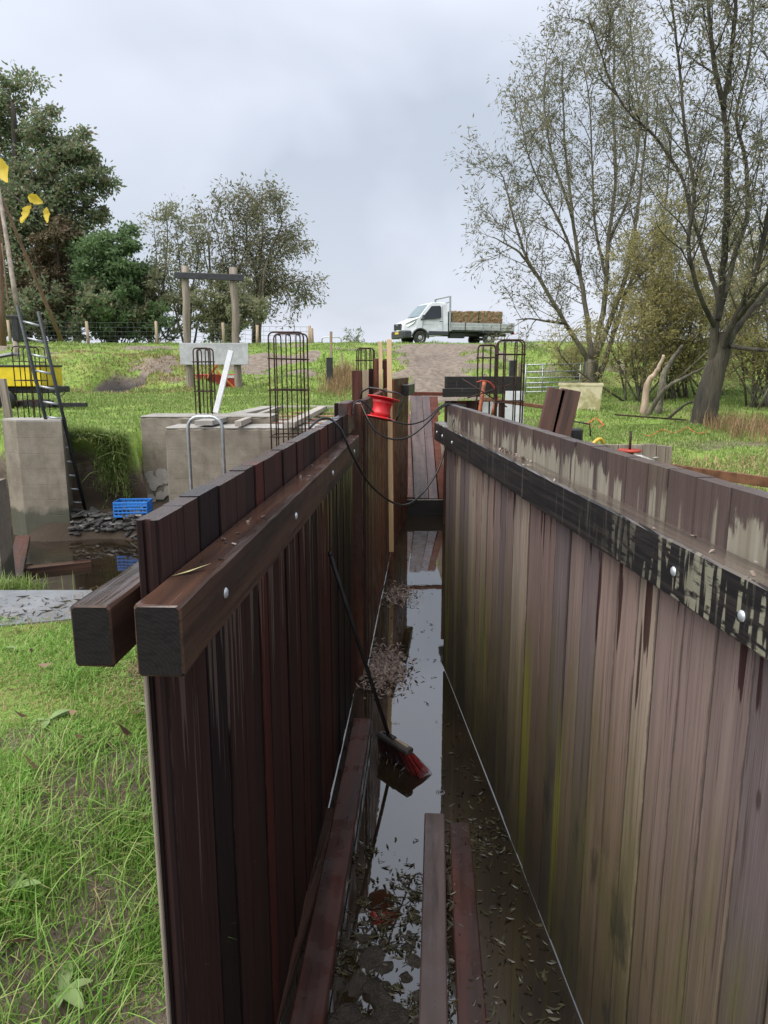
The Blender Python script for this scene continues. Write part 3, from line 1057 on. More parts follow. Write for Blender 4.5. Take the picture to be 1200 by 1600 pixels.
for nm, mat, t0, t1, n in (('bristle', 'bristle_dark', .02, .86, 700), ('bristle', 'bristle', .70, 1.06, 240)):
    mb = MB()
    for _ in range(n):
        t = random.uniform(t0, t1); sx = random.uniform(-1, 1)
        p = ba.lerp(bb, min(t, .98)) + side * sx * .034 + Vector((0, 0, -.02))
        q = p + Vector((.045 + .05 * t + random.gauss(0, .012), -.02 * t + random.gauss(0, .014), 0)) + side * sx * .03 + ax * (t - .5) * .06
        q.z = WATER + random.uniform(-.005, .03)
        e = side * .0022 if random.random() < .5 else ax * .0022
        mb.add([rel(p - e, bt), rel(p + e, bt), rel(q + e * .7, bt), rel(q - e * .7, bt)], [(0, 1, 2, 3)])
    mb.build(nm, M[mat], bt)

# ------------------------------------------------------------------ red cable reel and its cables
rc = at(589, 638, 6.75) + Vector((.045, 0, 0))
rt = thing('cable_reel', 'red plastic cable reel hanging over the top of the left wall', 'cable reel', (rc.x, rc.y, rc.z - .125))
TR = Matrix.Translation((0, 0, .125)) @ Matrix.Rotation(R(11), 4, 'Y') @ Matrix.Rotation(R(-7), 4, 'X')
MB().lathe([(.012, -.078), (.100, -.078), (.088, -.04), (.082, 0), (.088, .04), (.105, .075), (.012, .075)], 26, TR).build('drum', M['red_plastic'], rt, True)
for sgn in (-1, 1):
    MB().lathe([(.02, sgn * .080), (.10, sgn * .077), (.150, sgn * .088), (.155, sgn * .092), (.152, sgn * .098), (.10, sgn * .088), (.02, sgn * .088)][::sgn], 30, TR).build('flange', M['red_plastic'], rt, True)
fr = [TR @ Vector(p) for p in ((0, 0, .16), (.10, 0, .165), (.165, 0, .15), (.172, 0, .08), (.165, 0, -.03), (.15, 0, -.10))]
MB().tube(fr, .009, 8).build('frame', M['black_rubber'], rt, True)
fr = [TR @ Vector(p) for p in ((0, 0, .16), (-.08, .02, .17), (-.15, .08, .17), (-.21, .14, .13), (-.22, .16, .06))]
MB().tube(fr, .009, 8).build('handle', M['black_rubber'], rt, True)


def bez(pts, n=14):
    """Catmull-Rom through points"""
    P = [Vector(p) for p in pts]
    P = [P[0] * 2 - P[1]] + P + [P[-1] * 2 - P[-2]]
    o = []
    for i in range(1, len(P) - 2):
        for j in range(n):
            t = j / n
            a, b, c, d = P[i - 1:i + 3]
            o.append(.5 * ((2 * b) + (c - a) * t + (2 * a - 5 * b + 4 * c - d) * t * t + (3 * b - a - 3 * c + d) * t ** 3))
    o.append(P[-2])
    return o


def cable(pix, r, label, mat='black_rubber', name='power_cable', cat='cable'):
    pts = bez([at(u, v, Y) for u, v, Y in pix])
    return tag(MB().tube(pts, r, 7).build(name, M[mat], None, True), label, cat)


cable([(484, 668, 4.6), (499, 656, 4.75), (516, 655, 4.8), (533, 672, 4.8), (551, 712, 4.88), (583, 762, 5.25), (625, 789, 5.8), (655, 776, 6.3), (685, 733, 6.45), (703, 672, 6.6), (716, 646, 6.7), (738, 640, 6.75), (756, 652, 6.75)], .0085,
      'longest black cable sagging deep across the trench, from left wall top to right wall')
cable([(562, 626, 6.75), (575, 655, 6.6), (588, 674, 6.55), (612, 686, 6.55), (640, 682, 6.6), (668, 660, 6.7), (688, 638, 6.85), (706, 632, 6.95), (728, 634, 7.0)], .0085,
      'black cable sagging from under the red reel to the end of the right wall')
cable([(604, 652, 6.65), (618, 659, 6.6), (640, 663, 6.65), (662, 657, 6.75), (676, 646, 6.8), (690, 634, 6.9), (704, 630, 6.95)], .007,
      'nearly taut black cable just above the sagging one, leaving the red reel')
cable([(550, 648, 6.3), (553, 632, 6.35), (561, 626, 6.45), (572, 631, 6.5), (584, 645, 6.5)], .008,
      'short loop of black cable standing on the left wall beside the reel')

# ------------------------------------------------------------------ lath and stakes at the left walls
def stake(u0, v0, u1, v1, Y, w, mat, label, t=None, name='stake', zb=None, grow=0):
    A = at(u0, v0, Y); B = at(u1, v1, Y)
    if zb is not None:
        d = B - A; B = A + d * ((zb - A.z) / d.z)
    d = (A - B)
    mb = MB().box((0, 0, 0), (w, t or w * .5, d.length), None, .003)
    o = mb.build(name, M[mat], None, loc=(A + B) / 2)
    o.rotation_euler = orient(d)
    return tag(o, label, 'stake' if name == 'stake' else name.split('_')[-1])


stake(608, 530, 611.5, 862, 10.3, .068, 'pine', 'tall pale pine lath standing in the water against the left wall', .03, 'lath')
stake(594.5, 534, 595, 640, 12.6, .062, 'pine', 'shorter pale pine stake left of the tall lath', .04, zb=-1.5)
# the pile cluster behind the second wall
for (u, v, Y, w, t, mat, lab) in ((558, 579, 12.4, .17, .10, 'brown_board', 'dark brown pile leftmost of the cluster behind the red reel'),
                                  (571.5, 578, 12.4, .105, .12, 'pine_dim', 'grey-green pile in the middle of the cluster behind the red reel'),
                                  (580, 576, 12.45, .085, .12, 'wet_plank', 'dark violet pile right of the grey-green one'),
                                  (588, 560, 12.8, .088, .12, 'orange_post', 'tallest red-brown pile of the cluster, beside the pine stake'),
                                  (602, 561, 13.0, .08, .10, 'brown_board', 'dark pile just left of the tall pale lath')):
    z1 = at(u, v, Y)
    mb = MB().box((0, 0, (z1.z - 1.7) / 2), (w, t, z1.z + 1.7), None, .006)
    tag(mb.build('timber_pile', M[mat], None, loc=(z1.x, z1.y, 0)), lab, 'pile', 'piles behind the second left wall')
c = at(597, 570, 12.72)
tag(MB().box((0, 0, 0), (.17, .06, .15), None, .006).build('clamp_block', M['brown_board'], None, loc=c), 'small dark wooden block clamped across the pine stake', 'block')

# ------------------------------------------------------------------ rebar cages
def cage(label, u0, u1, vtop, Y, zbase, nx, ny, rings, r=.007, depth=None):
    a, b = at(u0, vtop, Y), at(u1, vtop, Y)
    w = b.x - a.x
    dp = depth or w
    h = a.z - zbase
    r *= 1.15
    root = thing('rebar_cage', label, 'rebar cage', ((a.x + b.x) / 2, Y + dp / 2, zbase), random.uniform(-.12, .12), 'rebar cages')
    cr = min(.07, w * .2)
    arc = lambda s: [(s * (w / 2 - cr + cr * math.sin(t)), h - cr + cr * math.cos(t)) for t in (0, .52, 1.05, 1.57)]
    for i in range(ny):
        y = -dp / 2 + dp * i / (ny - 1)
        pr = [(-w / 2, 0)] + arc(-1)[::-1] + arc(1) + [(w / 2, 0)]
        MB().tube([Vector((x, y, z)) for x, z in pr], r * 1.15, 6).build('bar', M['rust'], root, True)
    sx = dp / w
    for i in range(nx):
        x = -w / 2 + w * (i + .5) / nx * .86 + w * .07
        pr = [(-w / 2, 0)] + arc(-1)[::-1] + arc(1) + [(w / 2, 0)]
        MB().tube([Vector((x, yy * sx, z - r * 2.4)) for yy, z in pr], r, 6).build('bar', M['rust'], root, True)
    for f in rings:
        z = h * f
        q = w / 2 + r * 2; qy = dp / 2 + r * 2
        t = random.uniform(-.01, .01)
        pts = [(-q, -qy, z - t), (q, -qy, z + t), (q, qy, z + t), (-q, qy, z - t), (-q, -qy, z - t)]
        full = []
        for A, B in zip(pts[:-1], pts[1:]):
            A, B = Vector(A), Vector(B)
            full += [A.lerp(B, .06), A.lerp(B, .94)]
        full.append(full[0])
        MB().tube(full, r * .9, 6, False).build('stirrup', M['rust'], root, True)
    return root


cage('largest rebar cage, standing behind the middle of the left wall', 419, 474, 519, 10.6, -1.6, 3, 2, (.975 - .075, .78, .60, .42), .009)
cage('slim rebar cage on the concrete beside the leaning white bar', 301, 327, 544, 14.9, .10, 2, 2, (.86, .55, .25), .011)
cage('small rebar cage above the pile cluster behind the red reel', 558, 584, 544, 13.2, .2, 3, 2, (.88, .6), .008)
cage('rebar cage nearer the field gate, in front at the right', 781, 822, 531, 11.3, -.1, 2, 2, (.90, .56, .2), .0095)
cage('rebar cage half hidden behind the front one at the right', 749, 777, 539, 12.6, -.1, 2, 2, (.90, .55, .2), .0095)
cage('short rebar cage on the left concrete column beside the ladder', 18, 53, 541, 13.3, .65, 2, 2, (.80, .55, .28), .008, .4)

# ------------------------------------------------------------------ concrete
def concrete_block(name, label, x0, x1, y0, y1, z0, z1, mat='concrete', cap=True):
    root = thing(name, label, 'concrete block', ((x0 + x1) / 2, (y0 + y1) / 2, z0))
    rr = random.Random(int((x0 + 20) * 100))
    nx, ny = 14, 6
    hx, hy, h = (x1 - x0) / 2, (y1 - y0) / 2, z1 - z0
    body = rough_box((x1 - x0, y1 - y0, h - .03), .025, .14, .006, int((x0 + 20) * 50)).build('body', M[mat], root, loc=(0, 0, (h - .03) / 2))
    if cap:
        MB().box((0, 0, h - .0165), (x1 - x0 - .012, y1 - y0 - .012, .033), None, .012).build('top_rim', M['concrete_pale'], root)
    return root


ca = at(218, 650, 14.3); cb = at(260, 667, 13.5)
concrete_block('concrete_block', 'taller concrete block at the back of the pit, left of the lower one', ca.x, ca.x + 2.6, 14.31, 15.2, -1.7, ca.z)
concrete_block('concrete_block', 'long low concrete block behind the steel handrail hoop', cb.x, -.62, 13.4, 14.28, -1.7, cb.z)
concrete_block('concrete_block', 'concrete slab carrying the timber slats behind the left wall', ca.x + .6, -.5, 15.22, 18.6, -.6, .50, 'concrete_pale', False)
# rough plaster foot of the big block
sp = thing('spalled_plaster', 'rough spalled plaster patches low on the corner of the concrete block', 'plaster', tuple(at(242, 780, 14.30)))
for i in range(13):
    u = random.uniform(222, 262); v = random.uniform(738, 800)
    p = at(u, v, 14.30)
    nn_ = random.randint(7, 10); pr_ = [(math.cos(6.283 * j / nn_) * random.uniform(.06, .15), math.sin(6.283 * j / nn_) * random.uniform(.05, .13)) for j in range(nn_)]
    MB().prism(pr_, Matrix.Translation(rel(p, sp)) @ Matrix.Rotation(math.pi / 2, 4, 'X'), .008 + .0013 * i).build('plaster_patch', M['concrete_pale'], sp)
# column on the left
cl = at(104, 657, 12.75); c0 = at(-30, 657, 13.2)
ct = thing('concrete_column', 'concrete column standing in the pit water beside the black ladder', 'concrete column', (-6.2, 13.1, -1.7))
h = .72 + 1.7
prof = [(-.66, .35), (-.66, -.05), (-.23, -.40), (.53, -.33), (.33, .35)]
MB().prism(prof, Matrix.Identity(4), h - .03).build('body', M['concrete'], ct)
MB().prism([(x * .985, y * .985) for x, y in prof], Matrix.Translation((0, 0, h - .03)), .03).build('top_rim', M['concrete_pale'], ct)
p = at(-14, 753, 9.4)
tag(MB().prism([(-.45, -.22), (.10, -.25), (.04, .2), (-.45, .2)], Matrix.Identity(4), p.z + 1.7).build('concrete_pillar', M['concrete'], None, loc=(p.x, 9.5, -1.7)),
    'low concrete pillar cut off by the left edge of the picture', 'concrete pillar')
# slab
A, B, C, D = gz(-60, 925, .02), gz(142, 925, .02), gz(205, 962, .02), gz(-60, 986, .02)
prof = [(q.x, q.y) for q in (A, D, C, B)]
tag(MB().prism(prof, Matrix.Translation((0, 0, -.25)), .285).build('concrete_slab', M['slab'], None), 'wet grey concrete slab strewn with bits at the near edge of the pit', 'concrete slab')

# planks in the pit
loose('timber_beam', 'dark plank lying flat in the muddy pit water', 'beam', gz(28, 893, -1.36), gz(142, 880, -1.36), .16, .10, M['wet_beam'])
loose('timber_beam', 'rusty red plank leaning between the pillar and the column in the pit', 'beam', gz(22, 905, -1.30), gz(36, 840, -1.15), .22, .08, M['red_beam'])

# timber slats on the concrete
for j, (u0, v0, u1, v1, w, hh, mat, lab) in enumerate((
        (318, 661, 420, 637, .34, .09, 'concrete_pale', 'broad cement-crusted plank lying across the concrete block'),
        (372, 662, 437, 637, .12, .10, 'slat_pale', 'long pale batten left of the slats on the concrete'),
        (452, 664, 505, 637, .20, .10, 'slat_pale', 'long pale batten among the slats behind the large rebar cage'),
        (440, 636.5, 556, 636.5, .18, .08, 'slat_pale', 'pale cross batten at the back of the slats'))):
    A = gz(u0, v0, .62); B = gz(u1, v1, .62)
    loose('batten', lab, 'batten', A, B, w, hh, M[mat])
for j, v in enumerate((641, 645, 650, 655.5, 661)):
    A = gz(395 + j * -9, v, .545); B = gz(560, v, .545)
    loose('slat', ('backmost', 'second', 'middle', 'fourth', 'frontmost')[j] + ' reddish slat lying behind the left wall by the large rebar cage', 'slat', A, B, .13, .03, M['slat_red'], .003, 'reddish slats on the concrete')

# leaning white bar, ring bolt
A = at(361, 548, 14.0); B = at(337, 645, 13.9)
o = MB().box((0, 0, 0), (.10, .06, (A - B).length), None, .006).build('white_bar', M['alu'], None, loc=(A + B) / 2)
o.rotation_euler = orient(A - B)
tag(o, 'white flat bar leaning on the concrete beside the slim rebar cage', 'bar')

# handrail hoop
A = at(300, 790, 10.2); Bp = at(351, 790, 10.2)
zt = at(320, 651, 10.2).z
w = Bp.x - A.x + .03
pts = [(0, 0, -1.5)] + [(0, 0, zt - .16)] + [(.16 * (1 - math.cos(t)), 0, zt - .16 + .16 * math.sin(t)) for t in (.4, .8, 1.2, 1.57)] \
    + [(w - .16 * (1 - math.cos(t)), 0, zt - .16 + .16 * math.sin(t)) for t in (1.57, 1.2, .8, .4)] + [(w, 0, zt - .16), (w, .0, -1.5)]
ho = MB().tube(pts, .025, 10).build('handrail_hoop', M['galv'], None, True, loc=(A.x, 10.2, 0))
ho.rotation_euler = (0, 0, R(-6))
tag(ho, 'galvanised steel handrail hoop rising behind the left wall', 'handrail')

# ------------------------------------------------------------------ black ladder
T0, T1 = at(27, 478, 12.45), at(60, 487, 12.5)
B0, B1 = at(108, 800, 13.35), at(134, 800, 13.4)
lt = thing('ladder', 'black ladder with pale rungs leaning in the pit behind the concrete column', 'ladder', tuple((B0 + B1) / 2))
for a, b in ((T0, B0), (T1, B1)):
    MB().tube([rel(a, lt), rel(b, lt)], .033, 8).build('rail', M['ladder_black'], lt, True)
for i in range(13):
    t = .065 + i * .0735
    MB().tube([rel(T0.lerp(B0, t), lt), rel(T1.lerp(B1, t), lt)], .019, 8).build('rung', M['galv'], lt, True)

# ------------------------------------------------------------------ blue crate
c = at(203, 803, 12.85)
kt = thing('crate', 'blue plastic crate with slotted sides at the foot of the pit bank', 'crate', (c.x, c.y + .2, gh(c.x, c.y + .1) - .01), R(4))
W_, D_, H_ = .60, .40, .28
def slotted(L):
    mb = MB()
    for z in (.02, .085, .15, .205, .26):
        mb.box((0, 0, z), (L, .018, .038 if z > .25 or z < .03 else .026), None, .003)
    for i in range(9):
        mb.box((-L / 2 + .01 + (L - .02) * i / 8, .0015, .14), (.018, .014, .27), None, .003)
    return mb
for s in (-1, 1):
    o = slotted(W_).build('side_panel', M['blue_plastic'], kt, loc=(0, s * D_ / 2, 0))
    o = slotted(D_ - .02).build('end_panel', M['blue_plastic'], kt, loc=(s * W_ / 2, 0, 0)); o.rotation_euler = (0, 0, math.pi / 2)
MB().box((0, 0, .008), (W_ - .02, D_ - .02, .016), None, .003).build('base', M['blue_plastic'], kt)

# slate rubble heap
st = thing('rubble_heap', 'heap of flat dark slate pieces on the pit floor below the bank', 'rubble', (-5.6, 12.9, -1.3))
sm = []
for q in range(6):
    n = random.randint(5, 7)
    pr = [(math.cos(2 * math.pi * i / n) * random.uniform(.6, 1) * .13, math.sin(2 * math.pi * i / n) * random.uniform(.6, 1) * .09) for i in range(n)]
    me = MB().prism(pr, Matrix.Identity(4), random.uniform(.02, .035)).mesh('slate'); me.materials.append(M['slate']); sm.append(me)
for i in range(115):
    u = random.uniform(108, 232); v = random.gauss(818, 13)
    if v > 845 or v < 797: continue
    p = hit(u, v)
    o = obj('slate', random.choice(sm), None, st, rel(p, st) + Vector((0, 0, random.uniform(0, .05))))
    s = random.uniform(.6, 1.5)
    o.scale = (s, s, 1); o.rotation_euler = (random.gauss(0, .28), random.gauss(0, .28), random.uniform(0, 6.3))

# ------------------------------------------------------------------ left background: yellow trailer, tripod, goal frame, fence


Yt = 19.0
p = at(66, 607, Yt)
zt0 = gh(p.x, Yt)
yt = thing('trailer', 'yellow flatbed trailer with a black chassis behind the ladder', 'trailer', (p.x - 1.0, Yt, zt0))
hb = at(40, 573, Yt).z - zt0; lb = at(40, 604, Yt).z - zt0
MB().box((-.3, .6, (hb + lb) / 2), (2.6, 1.3, hb - lb), None, .02).build('load_box', M['yellow_paint'], yt)
MB().box((-.3, .6, hb + .02), (2.64, 1.34, .05), None, .01).build('top_rim', M['dark_steel'], yt)
MB().box((-.2, .6, lb - .09), (2.9, 1.0, .16), None, .02).build('chassis', M['dark_steel'], yt)
MB().beam((.9, .3, .12), (2.0, .3, .12), .14, .10).build('drawbar', M['dark_steel'], yt)
MB().beam((-1.6, .1, .16), (1.2, .1, .16), .12, .16).build('side_beam', M['dark_steel'], yt)
for xx in (-.9, .1):
    Mw = Matrix.Translation((xx, -.1, .26)) @ Matrix.Rotation(math.pi / 2, 4, 'X')
    MB().lathe([(.02, -.08), (.2, -.08), (.26, -.05), (.26, .05), (.2, .08), (.02, .08)], 18, Mw).build('wheel', M['black_rubber'], yt, True)
tb = MB().beam((-1.2, .4, hb + .10), (.2, .4, hb + .34), .5, .05).build('tilted_board', M['plywood'], yt)
# loop of hose on the drawbar end
tag(MB().tube([at(92 + 9 * math.cos(t), 611 + 8 * math.sin(t), 18.7) for t in np.linspace(0, 6.28, 22)], .016, 6).build('hose_loop', M['black_rubber'], None, True), 'thin black hose loop standing beside the trailer drawbar', 'hose')
# split post in front of trailer
stake(3, 592, 15, 660, 14.6, .13, 'grey_pole', 'split grey wooden post leaning at the left edge before the trailer', .1, 'wooden_post', zb=.1)

# tripod of poles
Y3 = 35.0
def pole(u0, v0, u1, v1, Y0, Y1, r0, r1, mat, label, name='pole', cat='pole', n=8, group=None):
    a, b = at(u0, v0, Y0), at(u1, v1, Y1)
    rr = random.Random(int(u0 * 7 + v1))
    pts = [a.lerp(b, t) + Vector((rr.uniform(-1, 1), 0, 0)) * r0 * .25 for t in (0, .25, .5, .75, 1)]
    e = MB().tube([q - b for q in pts], [r0 + (r1 - r0) * t for t in (0, .25, .5, .75, 1)], n).build(name, M[mat], None, True, loc=b)
    return tag(e, label, cat, group)
zf = 34.5
pole(-3, 290, 4, 540, 33, 33.5, .10, .16, 'brown_pole', 'thick red-brown tripod pole at the left edge of the picture')
pole(-4, 285, 27, 480, 33, 30, .08, .11, 'grey_pole', 'grey tripod pole running down to the ladder top')
pole(-2, 300, 96, 531, 33, 36, .06, .10, 'brown_pole', 'long thin brown tripod pole slanting down to the fence')
pole(3, 380, 15, 500, 33, 33, .03, .03, 'brown_pole', 'thin rope-like stick between the tripod poles')
c = at(24, 495, 30)
tag(MB().box((0, 0, 0), (.55, .3, .12), None, .02).box((.0, 0, -.45), (.28, .25, 1.0), None, .03).build('winch', M['dark_steel'], None, loc=c), 'black winch block clamped to the grey tripod pole', 'winch')
mb = MB()
b = at(24, 530, 30)
tag(MB().tube([(0, 0, 0), (0, 0, gh(b.x, 30) - b.z - .2)], .12, 8).build('winch_post', M['grey_pole'], None, True, loc=b), 'stub post carrying the black winch by the tripod', 'post')

# goal-like timber frame with white board
Yg = 26.0
gt = thing('timber_gantry', 'goal-like frame of two rough posts with a dark crossbeam on the bank', 'gantry', (at(328, 612, Yg).x, Yg, .85))
for (u0, u1, vt) in ((289, 297, 416), (364, 373, 418)):
    a, b = at(u0, vt, Yg), at(u1, 616, Yg)
    b = b + (b - a) * .06
    rr = random.Random(u0)
    pts = [a.lerp(b, t) + Vector((rr.uniform(-.03, .03), 0, 0)) for t in np.linspace(0, 1, 9)]
    MB().tube([rel(q, gt) for q in pts], [.125 + rr.uniform(-.012, .012) for _ in pts], 10).build('post', M['grey_pole'], gt, True)
a, b = at(273, 430, Yg - .17), at(381, 434, Yg - .17)
MB().beam(rel(a, gt), rel(b, gt), .10, .21, .01).build('crossbeam', M['black_post'], gt)
a, b = at(281, 553, Yg - .2), at(388, 553, Yg - .2)
MB().beam(rel(a, gt), rel(b, gt), .05, .74, .01).build('board', M['plywood'], gt)['label'] = 'weathered white board fixed across both posts'

# red box with orange braces at its foot
rb = thing('red_tool_box', 'red steel box with crossed orange braces between the frame posts', 'box', tuple(at(343, 612, 27.2)))
MB().box((0, 0, .38), (1.6, .5, .52), None, .02).build('body', M['red_paint'], rb)
MB().beam((-.62, -.30, .12), (.02, -.30, .98), .06, .15, .01, (0, 1, 0)).build('brace', M['orange_paint'], rb)
MB().beam((.02, -.37, .75), (.78, -.37, .0), .06, .15, .01, (0, 1, 0)).build('brace', M['orange_paint'], rb)
MB().box((.5, -.262, .55), (.25, .012, .10)).build('label_plate', M['alu'], rb)

# fence on the dike
fx = []
ft = thing('wire_fence', 'wire fence with pale wooden posts along the dike crest on the left', 'fence', (-12, 38.6, 2.8))
pf = [(-62, 505), (12, 500), (135, 502), (243.5, 502), (348, 504), (402, 508), (483.5, 509), (487, 513)]
tops = []
for (u, v) in pf:
    Yp = 38.6 if u != 487 else 37.0
    a = at(u, v, Yp); zb = gh(a.x, Yp) - .3
    lean = random.uniform(-.06, .06)
    MB().tube([rel((a.x, Yp, a.z), ft), rel((a.x + lean, Yp, zb), ft)], [.075, .08], 8).build('post', M['pine_dim'], ft, True)
    if u != 487:
        tops.append((a.x, Yp, a.z))
for dz in (.06, .3, .52, .74, .95):
    MB().tube([rel((x, y, z - dz), ft) for x, y, z in tops], .010, 4, False).build('wire', M['fence_wire'], ft)
mb = MB()
x = tops[0][0]
while x < tops[-1][0]:
    z = np.interp(x, [q[0] for q in tops], [q[2] for q in tops])
    mb.tube([rel((x, 38.6, z - .06), ft), rel((x, 38.6, z - .95), ft)], .006, 3, False)
    x += .32
mb.build('mesh_wire', M['fence_wire'], ft)['kind'] = 'stuff'

# lamp post
b = at(326, 378, 52)
lp = thing('lamp_post', 'thin black lamp post with a side arm among the trees behind the frame', 'lamp post', (b.x, 52, 1.0))
MB().tube([(0, 0, 0), (0, 0, b.z - 1.0)], [.10, .07], 8).build('pole', M['dark_steel'], lp, True)
MB().beam((-1.05, 0, b.z - 1.1), (.1, 0, b.z - 1.0), .12, .10).build('arm', M['dark_steel'], lp)
MB().box((-.9, 0, b.z - 1.12), (.55, .2, .12), None, .03).build('lamp_head', M['dark_steel'], lp)

# black bollard with a stake, and hoop barrier on the crest
b = at(515.5, 610, 26.5)
zz = gh(b.x, 26.5)
bt2 = thing('bollard', 'black square bollard at the foot of the bank', 'bollard', (b.x, 26.5, zz - .1))
ht = at(515, 560, 26.5).z - zz + .1
MB().box((0, 0, ht / 2), (.22, .22, ht), None, .02).build('shaft', M['black_post'], bt2)
MB().box((0, 0, ht + .015), (.24, .24, .03), None, .01).build('cap', M['black_post'], bt2)
stake(517.3, 518, 517.3, 600, 29.5, .10, 'pine_dim', 'bare wooden stake on the bank behind the black bollard', .1, zb=1.0)
stake(534.5, 551, 534.5, 600, 28.0, .07, 'pine_dim', 'thin short stake in the dry grass right of the bollard', .07, zb=.9)
a, b2 = at(503, 527, 39), at(533, 527, 39)
zz = gh(a.x, 39) - .2
tag(MB().tube([(a.x, 39, zz), (a.x, 39, a.z - .1), (a.x + .1, 39, a.z), (b2.x - .1, 39, a.z), (b2.x, 39, a.z - .1), (b2.x, 39, zz)], .03, 8).build('hoop_barrier', M['galv'], None, True), 'thin green-grey steel hoop barrier on the dike crest', 'barrier')

# ------------------------------------------------------------------ right middle ground
# field gate
Yg2 = 24.0
ga, gb = at(822, 570, Yg2), at(909, 567, Yg2 + .4)
zl = at(822, 619, Yg2).z
fg = thing('field_gate', 'galvanised seven-bar field gate at the foot of the dike', 'gate', (ga.x, Yg2, zl - .1))
Wg = gb.x - ga.x; Hg = ga.z - zl
for i, f in enumerate((0, .13, .27, .42, .58, .77, 1)):
    MB().tube([(0, 0, .1 + Hg * f), (Wg, .4, .1 + Hg * f + .03)], .024, 8).build('rail', M['galv'], fg, True)
for f in (0, .3, .98):
    MB().tube([(Wg * f, .4 * f, .06), (Wg * f, .4 * f, .14 + Hg)], .026, 8).build('upright', M['galv'], fg, True)
p = at(801, 563, 23.9)
MB().box((0, 0, 0), (.20, .20, p.z - .3), None, .02)
zz = gh(p.x, 23.9)
tag(MB().box((0, 0, (p.z - zz + .2) / 2 - .2), (.20, .20, p.z - zz + .2), None, .02).build('gate_post', M['black_post'], None, loc=(p.x, 23.9, zz)), 'black gate post at the hinge end of the field gate', 'post')
stake(812, 567, 812, 640, 24.3, .09, 'pine_dim', 'slim wooden stake between the gate post and the field gate', .09, zb=.5)

# tank
a, b = at(874, 600, 18.4), at(951, 600, 18.4)
zz = gh((a.x + b.x) / 2, 18.4)
tk = thing('water_trough', 'cream fibreglass trough with a brown stain on the grass by the gate', 'trough', ((a.x + b.x) / 2 + .05, 18.9, zz - .02), R(-14))
Wt, Dt, Ht = 1.06, .80, .69
prof_o = lambda s, z: [(-Wt / 2 * s, -Dt / 2 * s, z), (Wt / 2 * s, -Dt / 2 * s, z), (Wt / 2 * s, Dt / 2 * s, z), (-Wt / 2 * s, Dt / 2 * s, z)]
rings_ = [prof_o(.93, 0), prof_o(1.0, Ht - .06), prof_o(1.04, Ht - .055), prof_o(1.04, Ht), prof_o(.97, Ht), prof_o(.90, .06)]
mb = MB()
vsx = sum(rings_, [])
fs = [(3, 2, 1, 0), (20, 21, 22, 23)]
for r_ in range(5):
    for i in range(4):
        j = (i + 1) % 4
        fs.append((r_ * 4 + i, r_ * 4 + j, r_ * 4 + 4 + j, r_ * 4 + 4 + i))
mb.add(vsx, fs)
mb.build('body', M['tank'], tk)

# two leaning boards
M['upright'] = wood('upright_red_board', (.050, .026, .024), (.15, .065, .055), 2, .5, .5, (.018, .010, .009), .3, 30)
for (u0, v0, u1, v1, w, lab) in ((870, 607, 849, 692, .215, 'left of the two red-brown boards standing up behind the right wall'),
                                 (892, 609, 871, 700, .24, 'right of the two red-brown boards, darker along its edge')):
    A = at(u0, v0, 9.0); B = at(u1, v1, 9.0)
    B = B + (B - A) * 1.05
    o = MB().box((0, 0, 0), (w, .07, (A - B).length), None, .008).build('upright_board', M['upright'], None, loc=(A + B) / 2)
    o.rotation_euler = orient(A - B)
    tag(o, lab, 'board', 'boards standing behind the right wall')

# low retaining boards
rt2 = thing('plank_retainer', 'low row of weathered upright boards on the grass behind the right wall', 'retaining boards', (at(910, 690, 9.6).x, 9.6, 0))
xs_ = at(908, 690, 9.6).x
us = [905, 918, 932, 948, 966, 982, 1003, 1026, 1040, 1050]
for a_, b_ in zip(us[:-1], us[1:]):
    A, B = at(a_, 691 + (a_ - 905) * .035, 9.6), at(b_, 691 + (a_ - 905) * .035, 9.6)
    zt_ = A.z + random.uniform(-.02, .01)
    MB().box((0, 0, 0), (B.x - A.x - .006, .06, zt_ + .25), None, .006).build('board', M['grey_pole'], rt2, loc=((A.x + B.x) / 2 - rt2.location.x, random.uniform(-.015, .015), (zt_ - .25) / 2))
# valve wheel on top
c = at(984, 704, 9.2)
vt_ = thing('valve_wheel', 'rusty red round disc with an upright spindle behind the right wall', 'valve', (c.x, c.y, c.z))
MB().lathe([(.02, -.015), (.14, -.015), (.15, 0), (.14, .015), (.02, .015)], 24).build('disc', M['red_paint'], vt_, True)
MB().tube([(0, 0, .0), (0, 0, .25)], .016, 8).build('spindle', M['rust'], vt_, True)
MB().tube([(0, 0, .0), (0, 0, -c.z - .1)], .05, 10).build('stem', M['rust'], vt_, True)
# yellow hose
pts = bez([at(918, 712, 8.9), at(922, 700, 8.9), at(930, 690, 8.95), at(938, 686, 9.0), at(943, 692, 9.05)])
tag(MB().tube(pts, .022, 8).build('hose', M['yellow_hose'], None, True), 'short arch of yellow hose behind the right wall', 'hose')
pts = bez([at(958, 740, 9.3), at(966, 706, 9.35), at(978, 690, 9.4), at(995, 690, 9.45), at(1003, 715, 9.5)])
# white sack
c = at(1005, 716, 8.6)
mb = MB()
for i in range(7):
    q = at(random.uniform(988, 1026), random.uniform(713, 726), 8.6)
    mb.lathe([(.005, -.03), (.05, -.02), (.075, 0), (.05, .022), (.005, .03)], 10, Matrix.Translation(q - c) @ Matrix.Rotation(random.uniform(-.6, .6), 4, 'X') @ Matrix.Diagonal((random.uniform(.5, 1.1), random.uniform(.5, 1.0), random.uniform(.4, .7), 1)))
mb.tube([at(975, 714, 8.6) - c, at(1000, 717, 8.55) - c, at(1028, 726, 8.6) - c], [.03, .05, .03], 8)
tag(mb.build('rag', M['white_cloth'], None, True, loc=c), 'crumpled dirty white rag beside the red valve disc', 'rag')
c0 = at(975, 727, 8.6)
